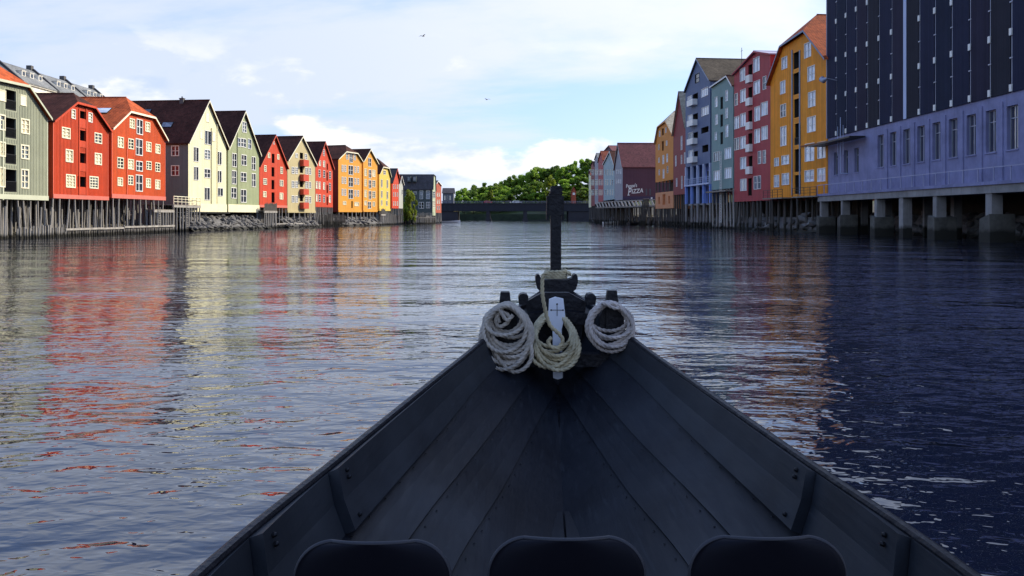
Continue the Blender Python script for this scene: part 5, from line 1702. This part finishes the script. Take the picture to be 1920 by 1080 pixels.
STR = [('upper_strake', G, S1), ('middle_strake', S1, S2), ('lower_strake', S2, S3), ('garboard_strake', S3, K)]

boat = thing('rowing_boat', 'black tarred wooden boat with tall stem post pointing up the river', 'boat', (AX(0), 0, 0))
BI = Matrix.Translation((-AX(0), 0, 0))


def mir(p, s):
    return p if s < 0 else Vector((2 * AX(p.y) - p.x, p.y, p.z))


def strake(name, c0, c1, s, ta=0.0, tb=1.0, thick=.03, lap=.0, inner=None, ns=56, nv=3, mat=BM, over=.0):
    """a plank between two edge curves; thickness outwards; 'inner' pushes the inboard face in as a function of t"""
    m = MB(); rows_i = []; rows_o = []
    for i in range(ns + 1):
        t = lerp(ta, tb, i / ns)
        a = c0(t); b2 = c1(t)
        b2 = b2 + (b2 - a) * over
        dv = (b2 - a); tg = (c0(min(1, t + .01)) - c0(max(0, t - .01))).normalized()
        nr = dv.cross(tg).normalized()
        if nr.x < 0: nr = -nr       # inboard for the left side
        ri = []; rout = []
        for j in range(nv + 1):
            v = j / nv
            bow = math.sin(math.pi * v) * .012
            base = a.lerp(b2, v) - nr * bow
            # clinker lap: each plank's lower edge sits inside the next one's upper edge
            q = base + nr * (lap * (v - .0) + (inner(t) if inner else 0))
            ri.append(mir(q, s)); rout.append(mir(base - nr * thick, s))
        rows_i.append(ri); rows_o.append(rout)
    w = nv + 1
    for r in rows_i: m.v += [tuple(p) for p in r]
    o = len(m.v)
    for r in rows_o: m.v += [tuple(p) for p in r]
    for i in range(ns):
        for j in range(nv):
            a = i * w + j
            m.f.append((a, a + 1, a + 1 + w, a + w)); m.f.append((o + a, o + a + w, o + a + 1 + w, o + a + 1))
        m.f.append((i * w, (i + 1) * w, o + (i + 1) * w, o + i * w)); e = i * w + nv
        m.f.append((e, o + e, o + e + w, e + w))
    for i in (0, ns):
        for j in range(nv):
            a = i * w + j; m.f.append((a, a + 1, o + a + 1, o + a))
    ob = m.build(name, mat, boat, BI)
    return ob


def t_at_D(c, D):
    lo, hi = 0.0, 1.0
    for _ in range(40):
        md = (lo + hi) / 2
        if c(md).y < D: lo = md
        else: hi = md
    return lo


tA = t_at_D(G, 3.52); tB = t_at_D(G, 2.82); tC = t_at_D(G, 2.0)
for s in (-1, 1):
    for i, (nm, c0, c1) in enumerate(STR):
        strake(nm, c0, c1, s, lap=.016 if i else .0, over=.0)
    # inner boards of the top strake: each butt end stands proud of the next board
    # (upper edge just under the gunwale, lower edge at the first seam)
    c0 = lambda t: G(t).lerp(S1(t), .04)
    c1 = lambda t: G(t).lerp(S1(t), .985)
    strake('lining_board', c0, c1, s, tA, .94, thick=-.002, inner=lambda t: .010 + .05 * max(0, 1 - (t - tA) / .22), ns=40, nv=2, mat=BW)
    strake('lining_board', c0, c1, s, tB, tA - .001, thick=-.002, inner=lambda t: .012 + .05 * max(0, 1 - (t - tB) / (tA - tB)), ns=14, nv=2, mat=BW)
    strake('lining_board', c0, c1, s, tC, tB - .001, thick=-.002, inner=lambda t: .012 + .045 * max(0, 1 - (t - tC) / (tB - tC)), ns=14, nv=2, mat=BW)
    # bolts at the butt ends
    for tt in (tA, tB):
        for v in (.16, .27, .86):
            q = G(tt + .008).lerp(S1(tt + .008), v)
            dv = S1(tt) - G(tt); tg = (G(tt + .01) - G(tt)); nr = dv.cross(tg).normalized(); nr = nr if nr.x > 0 else -nr
            a = mir(q + nr * .056, s); c = mir(q + nr * .072, s)
            MB().tube([a, a.lerp(c, .6), c], [.010, .009, .004], 8).build('bolt', RIVET, boat, BI)
    # gunwale cap
    m = MB(); n_ = 70
    for i in range(n_ + 1):
        t = i / n_; p = G(t); tg = (G(min(1, t + .01)) - G(max(0, t - .01))).normalized(); sd = Vector((tg.y, -tg.x, 0)).normalized()
        prof = [(-.034, -.030), (-.034, .006), (-.018, .012), (.000, .010), (.006, -.002), (.006, -.030)]
        for (dx, dz) in prof: m.v.append(tuple(mir(p + sd * dx + Vector((0, 0, dz)), s)))
    for i in range(n_):
        for j in range(6): a = i * 6 + j; a2 = i * 6 + (j + 1) % 6; m.f.append((a, a2, a2 + 6, a + 6))
    m.f.append(tuple(range(6))); m.f.append(tuple(range(n_ * 6, n_ * 6 + 6)))
    m.build('gunwale', TAR, boat, BI, smooth=False)
    # rivets along the seams, joined per seam
    for (c, off) in ((S1, .05), (S2, .05), (S3, .05)):
        m = MB()
        nriv = 46
        for i in range(nriv):
            t = (i + .5) / nriv; p = c(t); up_ = c(min(1, t)); tg = (c(min(1, t + .01)) - c(max(0, t - .01))).normalized()
            q = mir(p + Vector((.028, 0, -.012)), s)
            k0 = len(m.v)
            for a in range(6): m.v.append((q.x + .007 * math.cos(a * 1.047), q.y + .007 * math.sin(a * 1.047), q.z + .002))
            m.v.append((q.x, q.y, q.z + .007))
            for a in range(6): m.f.append((k0 + a, k0 + (a + 1) % 6, k0 + 6))
        o = m.build('rivets', RIVET, boat, BI); o['kind'] = 'stuff'
# bottom boards and transom
for i in range(8):
    x0 = -.64 + i * .16
    m = MB(); ya, yb = -2.1, interp(abs(x0 + .08), [(0, 5.0), (.35, 4.2), (.7, 2.6)])
    m.v += [(AX(ya) + x0 + .006, ya, .30), (AX(ya) + x0 + .154, ya, .30), (AX(yb) + x0 + .154, yb, .30), (AX(yb) + x0 + .006, yb, .30), (AX(ya) + x0 + .006, ya, .325), (AX(ya) + x0 + .154, ya, .325), (AX(yb) + x0 + .154, yb, .325), (AX(yb) + x0 + .006, yb, .325)]
    for q in ((0, 3, 2, 1), (4, 5, 6, 7), (0, 1, 5, 4), (1, 2, 6, 5), (2, 3, 7, 6), (3, 0, 4, 7)): m.f.append(q)
    m.build('bottom_board', BM, boat, BI)
a = AX(-2.2)
MB().prism([(-1.16 - .1 + .0, .0 + 1.0), (-1.03 - .06, .66), (-.78, .50), (-.48, .40), (.06, .2), (a * 2 + .48, .40), (a * 2 + .78, .50), (a * 2 + 1.09, .66), (a * 2 + 1.26, 1.0)], -2.26, -2.2).build('transom', BM, boat, BI)
# keel and curved stem
KX = lambda D: AX(D)
prof = [(-2.2, .22), (3, .20), (5, .22), (5.9, .42), (6.35, .70), (6.75, 1.0), (7.05, 1.25), (7.18, 1.50), (7.2, 1.62)]
m = MB(); w = .045
for (D, z) in prof:
    for (dx, dd, dz) in ((-w, -.03, .03), (w, -.03, .03), (w, .12, -.22), (-w, .12, -.22)):
        f_ = min(1, max(0, (z - .3) / .9))
        m.v.append((KX(D) + dx, D + (dd if dd < 0 else lerp(.0, .16, f_)), z + (dz if dz > 0 else lerp(-.35, -.08, f_))))
for i in range(len(prof) - 1):
    for j in range(4):
        a = i * 4 + j; a2 = i * 4 + (j + 1) % 4; m.f.append((a, a2, a2 + 4, a + 4))
m.f.append((0, 1, 2, 3)); e = (len(prof) - 1) * 4; m.f.append((e + 3, e + 2, e + 1, e))
m.build('stem', TAR, boat, BI)
DS = 7.2
pp = lambda x, y, D=DS: at(x, y, D)


def pbox(name, x0, x1, y0, y1, D, th, mat=TAR, taper=0.0, bev=.006):
    """upright block given by its photo box at depth D"""
    a = at(x0, y1, D); c = at(x1, y0, D)
    m = MB(); t = taper * (c.x - a.x)
    m.prism([(a.x, a.z), (c.x, a.z), (c.x - t, c.z - .004), (c.x - t - bev, c.z), (a.x + t + bev, c.z), (a.x + t, c.z - .004)], D - th / 2, D + th / 2)
    return m.build(name, mat, boat, BI)


pbox('stem_post', 1032.2, 1051.6, 404, 545, DS, .10)
pbox('stem_head', 1028.5, 1053.5, 364, 404.3, DS, .105)
pbox('stem_cap', 1030.5, 1054.5, 349, 364.3, DS, .12, taper=.10)
pbox('head_cheek', 1024.0, 1029.3, 367, 411, DS, .085, taper=.15)
pbox('head_cheek', 1052.9, 1057.6, 367, 411, DS, .085, taper=.15)
for x in (1027, 1055.2): pbox('head_pin', x - 1.6, x + 1.6, 405, 413, DS - .02, .03)
# saddle with upturned rounded ears
c = at(1041.5, 545, 7.02)
sd = [(-38.5, 520), (-38, 514), (-36, 510), (-33, 509.5), (-30, 512), (-28.5, 517), (-27, 521), (-22, 524), (-12, 524), (12, 524), (22, 524), (28, 521), (30, 517), (32, 512), (35, 509), (38, 509.5), (40, 514), (40.5, 521), (40.5, 529), (37, 541), (30, 547), (15, 549), (-15, 549), (-28, 547), (-35, 540), (-38, 528)]
sd = [(x, y + 4 if y < 518 else y) for x, y in sd]
m = MB(); pts = [at(1042 + x, y, 7.02) for x, y in sd]; m.prism([(p.x, p.z) for p in pts][::-1], 6.96, 7.10)
m.build('saddle', TAR, boat, BI)
# breasthook closing the bow
m = MB(); n_ = 10; top = []; t0 = t_at_D(G, 6.55)
Lp = [G(lerp(t0, 1, i / n_)) for i in range(n_ + 1)]
Rp = [mir(p, 1) for p in Lp]
vs = []
for p, q in zip(Lp, Rp):
    mid_ = (p + q) / 2
    vs += [tuple(p + Vector((.02, 0, -.025))), tuple(mid_ + Vector((0, 0, .015))), tuple(q + Vector((-.02, 0, -.025)))]
fs = []
for i in range(n_): fs += [(i * 3, i * 3 + 1, i * 3 + 4, i * 3 + 3), (i * 3 + 1, i * 3 + 2, i * 3 + 5, i * 3 + 4)]
m.slab(vs, fs, .10); m.build('breasthook', TAR, boat, BI)
# inner apron: the dark timber that fills the bow under the breasthook
ap = [at(x, y, 6.62) for x, y in ((985, 566), (1016, 548), (1066, 548), (1099, 566), (1088, 640), (1050, 720), (1034, 720), (998, 640))]
MB().prism([(p.x, p.z) for p in ap][::-1], 6.58, 6.66).build('apron', TAR, boat, BI)
# small rounded knees beside it
for x, sg in ((981, -1), (1107, 1)):
    p = at(x, 556, 6.55)
    m = MB(); pts = [(-.035, -.06), (.035, -.06), (.042, .0), (.025, .024), (0, .03), (-.025, .024), (-.042, .0)]
    m.prism([(p.x + a_, p.z + b_) for a_, b_ in pts], 6.48, 6.62); m.build('knee', TAR, boat, BI)
# the two upright pegs that carry the coils
DP = 6.22
for x, y0 in ((947, 547), (1147, 544)):
    a = at(x, y0, DP); h = [(-.046, -.36), (.046, -.36), (.05, -.13), (.036, -.004), (.030, 0), (-.030, 0), (-.036, -.004), (-.05, -.13)]
    m = MB(); m.prism([(a.x + px_, a.z + pz_) for px_, pz_ in h], DP - .04, DP + .04); m.build('peg', TAR, boat, BI)
    pl = [(-.085, -.5), (.085, -.5), (.095, -.2), (.05, -.1), (-.05, -.1), (-.095, -.2)]
    m = MB(); m.prism([(a.x + px_, a.z + pz_) for px_, pz_ in pl], DP - .02, DP + .10); m.build('peg_block', TAR, boat, BI)
# cross beam under the pegs
t = t_at_D(G, 6.25); p = G(t); q = mir(p, 1)
MB().box(p.x + .03, q.x - .03, 6.22, 6.34, p.z - .30, p.z - .20).build('cross_beam', TAR, boat, BI)

# ------------------------------------------------------------------ ropes


def rope_mat(name, c):
    m, t, b = nodes_of(name); n2 = t.nodes; l2 = t.links
    tc2 = n2.new('ShaderNodeTexCoord'); nz = n2.new('ShaderNodeTexNoise'); nz.inputs['Scale'].default_value = 9; nz.inputs['Detail'].default_value = 6
    l2.new(tc2.outputs['Object'], nz.inputs['Vector'])
    f = n2.new('ShaderNodeTexNoise'); f.inputs['Scale'].default_value = 260; l2.new(tc2.outputs['Object'], f.inputs['Vector'])
    h = n2.new('ShaderNodeHueSaturation'); h.inputs['Color'].default_value = (*c, 1)
    mr = n2.new('ShaderNodeMapRange'); mr.inputs['From Min'].default_value = .3; mr.inputs['From Max'].default_value = .7; mr.inputs['To Min'].default_value = .62; mr.inputs['To Max'].default_value = 1.2
    l2.new(nz.outputs['Fac'], mr.inputs['Value']); l2.new(mr.outputs[0], h.inputs['Value']); l2.new(h.outputs[0], b.inputs['Base Color'])
    bp2 = n2.new('ShaderNodeBump'); bp2.inputs['Strength'].default_value = .5; bp2.inputs['Distance'].default_value = .002; l2.new(f.outputs['Fac'], bp2.inputs['Height']); l2.new(bp2.outputs[0], b.inputs['Normal'])
    b.inputs['Roughness'].default_value = .85
    return m


def rope_mesh(path, r, mat, name, parent, n=15, lay=.115):
    """three-strand laid rope along a dense path"""
    m = MB(); pts = [Vector(p) for p in path]; prev = None; s = 0.0
    for k, p in enumerate(pts):
        d = (pts[min(k + 1, len(pts) - 1)] - pts[max(k - 1, 0)]).normalized()
        if k: s += (p - pts[k - 1]).length
        a = d.orthogonal().normalized() if prev is None else (prev - d * prev.dot(d)).normalized()
        prev = a; b2 = d.cross(a)
        for j in range(n):
            th = 2 * math.pi * j / n
            rr_ = r * (.60 + .52 * abs(math.cos(1.5 * (th - 2 * math.pi * s / lay))))
            m.v.append(tuple(p + a * (rr_ * math.cos(th)) + b2 * (rr_ * math.sin(th))))
    for k in range(len(pts) - 1):
        for j in range(n):
            a0 = k * n + j; a1 = k * n + (j + 1) % n; m.f.append((a0, a1, a1 + n, a0 + n))
    m.f.append(tuple(range(n - 1, -1, -1))); e = (len(pts) - 1) * n; m.f.append(tuple(e + j for j in range(n)))
    return m.build(name, mat, parent, smooth=True)


def resample(pts, step):
    P_ = [Vector(p) for p in pts]; out_ = [P_[0]]; acc = 0.0
    for a, b2 in zip(P_, P_[1:]):
        d = (b2 - a).length; pos = 0.0
        while acc + d - pos >= step:
            pos += step - acc; acc = 0.0
            out_.append(a.lerp(b2, pos / d))
        acc += d - pos
    return out_


def catmull(P_, k=10):
    P_ = [Vector(p) for p in P_]; o = []
    for i in range(len(P_) - 1):
        p0 = P_[max(0, i - 1)]; p1 = P_[i]; p2 = P_[i + 1]; p3 = P_[min(len(P_) - 1, i + 2)]
        for j in range(k):
            t = j / k
            o.append(.5 * ((2 * p1) + (p2 - p0) * t + (2 * p0 - 5 * p1 + 4 * p2 - p3) * t * t + (3 * p1 - p0 - 3 * p2 + p3) * t ** 3))
    o.append(P_[-1]); return o


def coil(label, x0, x1, y0, y1, D, loops, rad, mat, seed, spread, extra=(), open_=.45, tail=None, group='rope coils hung in the bow', back=.03):
    random.seed(seed)
    a = at(x0, y1, D); c = at(x1, y0, D); w = c.x - a.x; h = c.z - a.z
    cx_ = (a.x + c.x) / 2; top = c.z
    r_ = thing('rope_coil', label, 'rope', (cx_, D, a.z), 0, group)
    pts = []
    for i in range(loops):
        q = i / max(1, loops - 1)
        sc = lerp(open_, 1.0, random.random() ** .8) if i % 3 else lerp(open_, 1.0, q)
        hh_ = h * sc * random.uniform(.92, 1.0); ww = w * lerp(.62, 1.0, sc) * random.uniform(.9, 1.0)
        ox = random.uniform(-.5, .5) * (w - ww); dy = -.035 - spread * (q) - random.uniform(0, .025); tp = random.uniform(0, .03)
        tilt = random.uniform(-.12, .12)
        for k in range(14):
            th = 2 * math.pi * k / 14
            ux = math.sin(th); uz_ = math.cos(th)
            # narrow at the peg, fuller at the bottom
            wid = ww / 2 * (1.0 - .30 * max(0, uz_) ** 1.5)
            z = top - tp - hh_ / 2 + uz_ * hh_ / 2
            x = cx_ + ox * (1 - uz_) / 2 + ux * wid + tilt * (z - top)
            y = D + dy + back * max(0, uz_ + .15) + .012 * math.sin(th * 2 + i)
            pts.append((x, y, z))
    if tail: pts += [tuple(at(px_, py_, D - .12)) for px_, py_ in tail]
    path = resample(catmull(pts, 10), .0065)
    M_ = Matrix.Translation((-cx_, -D, -a.z))
    rope_mesh([M_ @ p for p in path], rad, mat, 'coil', r_)
    for pl, dd in extra:
        path = resample(catmull([at(px_, py_, D + dd) for px_, py_ in pl], 14), .0065)
        rope_mesh([M_ @ p for p in path], rad, mat, 'loose_bight', r_)
    return r_


R1 = rope_mat('grey_rope', (.42, .37, .31)); R2 = rope_mat('tan_rope', (.47, .40, .25)); R3 = rope_mat('pale_rope', (.46, .40, .36))
coil('thick grey rope coil hanging low on the peg beside the grey lit planks', 902, 996, 566, 684, 6.17, 19, .0150, R1, 3, .10,
     extra=[([(944, 575), (930, 596), (935, 612), (950, 606), (955, 594), (944, 586), (934, 590), (936, 606)], -.10), ([(925, 655), (940, 680), (962, 697), (984, 690), (997, 668), (993, 640)], -.14)], tail=[(950, 600), (962, 590)])
coil('tan rope coil hanging from the white board in the middle of the bow', 995, 1082, 590, 691, 6.27, 18, .0145, R2, 8, .10, back=.26, open_=.62,
     extra=[([(1026, 512), (1018, 518), (1017, 548), (1021, 575), (1026, 596), (1033, 612), (1050, 628), (1055, 640), (1046, 652), (1033, 650), (1028, 640), (1036, 632)], -.16)])
coil('pale slim rope coil hanging on the peg at the shaded side', 1097, 1186, 564, 656, 6.17, 12, .0135, R3, 21, .07, open_=.62,
     extra=[([(1128, 568), (1140, 572), (1152, 578), (1162, 577)], -.11)])
# turns of rope round the foot of the stem post
ro_ = thing('rope_lashing', 'short greenish rope lashing wound round the foot of the stem post', 'rope', at(1042, 522, DS))
c = at(1042, 514, DS); pts = []
for i in range(4 * 24 + 8):
    th = 2 * math.pi * i / 24; rx = .088; ry = .088
    pts.append((math.copysign(abs(math.cos(th)) ** .6, math.cos(th)) * rx, math.copysign(abs(math.sin(th)) ** .6, math.sin(th)) * ry, (i / 104) * .085 - .01))
pts += [(.10, -.06, .06), (.12, -.05, .035)]
rope_mesh(resample(catmull(pts, 4), .0065), .0155, R2, 'turns', ro_)

# ------------------------------------------------------------------ white board with the cross
DW = 6.36
wb_ = [at(x, y, DW) for x, y in ((1029.5, 561), (1041, 556.5), (1056, 560), (1059.5, 590), (1053, 617), (1055, 708), (1046, 711), (1037, 708), (1036, 622), (1028, 592))]
base = at(1046, 711, DW)
br_ = thing('marker_board', 'white coffin shaped board with a black cross standing in the bow', 'board', (base.x, DW, base.z))
M_ = Matrix.Translation((-base.x, -DW, -base.z))
WB = paint('white_board_paint', (.72, .75, .82), .45, .08, 3.0)
MB().prism([(p.x, p.z) for p in wb_][::-1], DW - .014, DW + .014).build('board', WB, br_, M_)
cc = at(1044.3, 581, DW); e = .0022; y = DW - .0165
m = MB(); hx = .047; hz = .047
m.box(cc.x - hx, cc.x + hx, y, DW - .0143, cc.z - e, cc.z + e); m.box(cc.x - e, cc.x + e, y - .0004, DW - .0144, cc.z - hz, cc.z + hz)
for (dx, dz) in ((-hx, 0), (hx, 0), (0, hz)):
    q = Vector((cc.x + dx, 0, cc.z + dz)); k0 = len(m.v); r0 = .0068 if dz == 0 else .0075
    m.v += [(q.x + r0 * math.cos(a * .5236), y - .0008, q.z + r0 * math.sin(a * .5236)) for a in range(12)]; m.f.append(tuple(range(k0, k0 + 12)))
m.build('cross_mark', BLACK, br_, M_)

# ------------------------------------------------------------------ seats in the boat
SEATM = paint('seat_shell', (.006, .006, .010), .6, .2, 2.0, spec=.1)
SLEG = paint('seat_leg', (.02, .02, .022), .4, .1)


def seat(label, xc, ytop, D):
    p = at(xc, ytop, D); zt = p.z; fl = .325
    r_ = thing('boat_seat', label, 'seat', (p.x, D, fl), 0, 'shell seats across the boat')
    zt -= fl
    hw = 147 / FPX * D
    m = MB(); nu, nv_ = 24, 30; th = .014
    front = []; back = []
    for j in range(nv_ + 1):
        v = j / nv_      # 0 seat front edge, 1 top of back
        for i in range(nu + 1):
            u = -1 + 2 * i / nu
            if v < .45:
                q = v / .45; yy = lerp(.46, .10, q); zz_ = .40 - .02 * math.sin(q * 3.14)
                w = hw * lerp(.90, .95, q)
                z = zz_ + .03 * u * u
                yv = yy
            else:
                q = (v - .45) / .55
                rc = .095
                if q < .4:
                    z = lerp(.40, zt - rc, q / .4); w = hw * lerp(.95, 1.0, q / .4)
                else:
                    k = math.sin((q - .4) / .6 * math.pi / 2)      # rounded top corners
                    z = zt - rc + rc * k
                    w = hw - rc * (1 - math.sqrt(max(0, 1 - k * k)))
                z -= .012 * u * u * min(1, q * 2)
                yv = lerp(.10, 0.0, min(1, (z - .40) / (zt - .40)) ** .6) + .045 * u * u * q
            front.append((u * w, yv + th / 2, z)); back.append((u * w, yv - th / 2, z - (.0 if v > .45 else th)))
    m.v = front + back; o = len(front); w_ = nu + 1
    for j in range(nv_):
        for i in range(nu):
            a = j * w_ + i; m.f.append((a, a + w_, a + w_ + 1, a + 1)); m.f.append((o + a, o + a + 1, o + a + w_ + 1, o + a + w_))
    for j in range(nv_):
        for i in (0, nu):
            a = j * w_ + i; m.f.append((a, a + w_, o + a + w_, o + a))
    for j in (0, nv_):
        for i in range(nu):
            a = j * w_ + i; m.f.append((a, a + 1, o + a + 1, o + a))
    m.build('shell', SEATM, r_, smooth=True)
    # rolled rim along the top edge
    rim = [Vector(front[j * w_]) for j in range(int(nv_ * .5), nv_ + 1)] + [Vector(front[nv_ * w_ + i]) for i in range(1, nu)] + [Vector(front[j * w_ + nu]) for j in range(nv_, int(nv_ * .5) - 1, -1)]
    rim = [q + Vector((0, -th / 2, 0)) for q in rim]
    MB().tube(rim, .0065, 8).build('rim', paint('seat_rim', (.035, .035, .042), .5, .1, spec=.25), r_, smooth=True)
    for sx in (-.8, .8):
        for sy in (.08, .40): MB().tube([(sx * hw * 1.0, sy, 0), (sx * hw * .85, sy, .385)], .012, 8).build('leg', SLEG, r_)
    return r_


seat('black shell seat on the side of the lit planks', 695, 1020, 2.15)
seat('black shell seat in the middle of the boat below the white board', 1064, 1013, 2.15)
seat('black shell seat on the shaded side of the boat', 1446, 1012, 2.15)
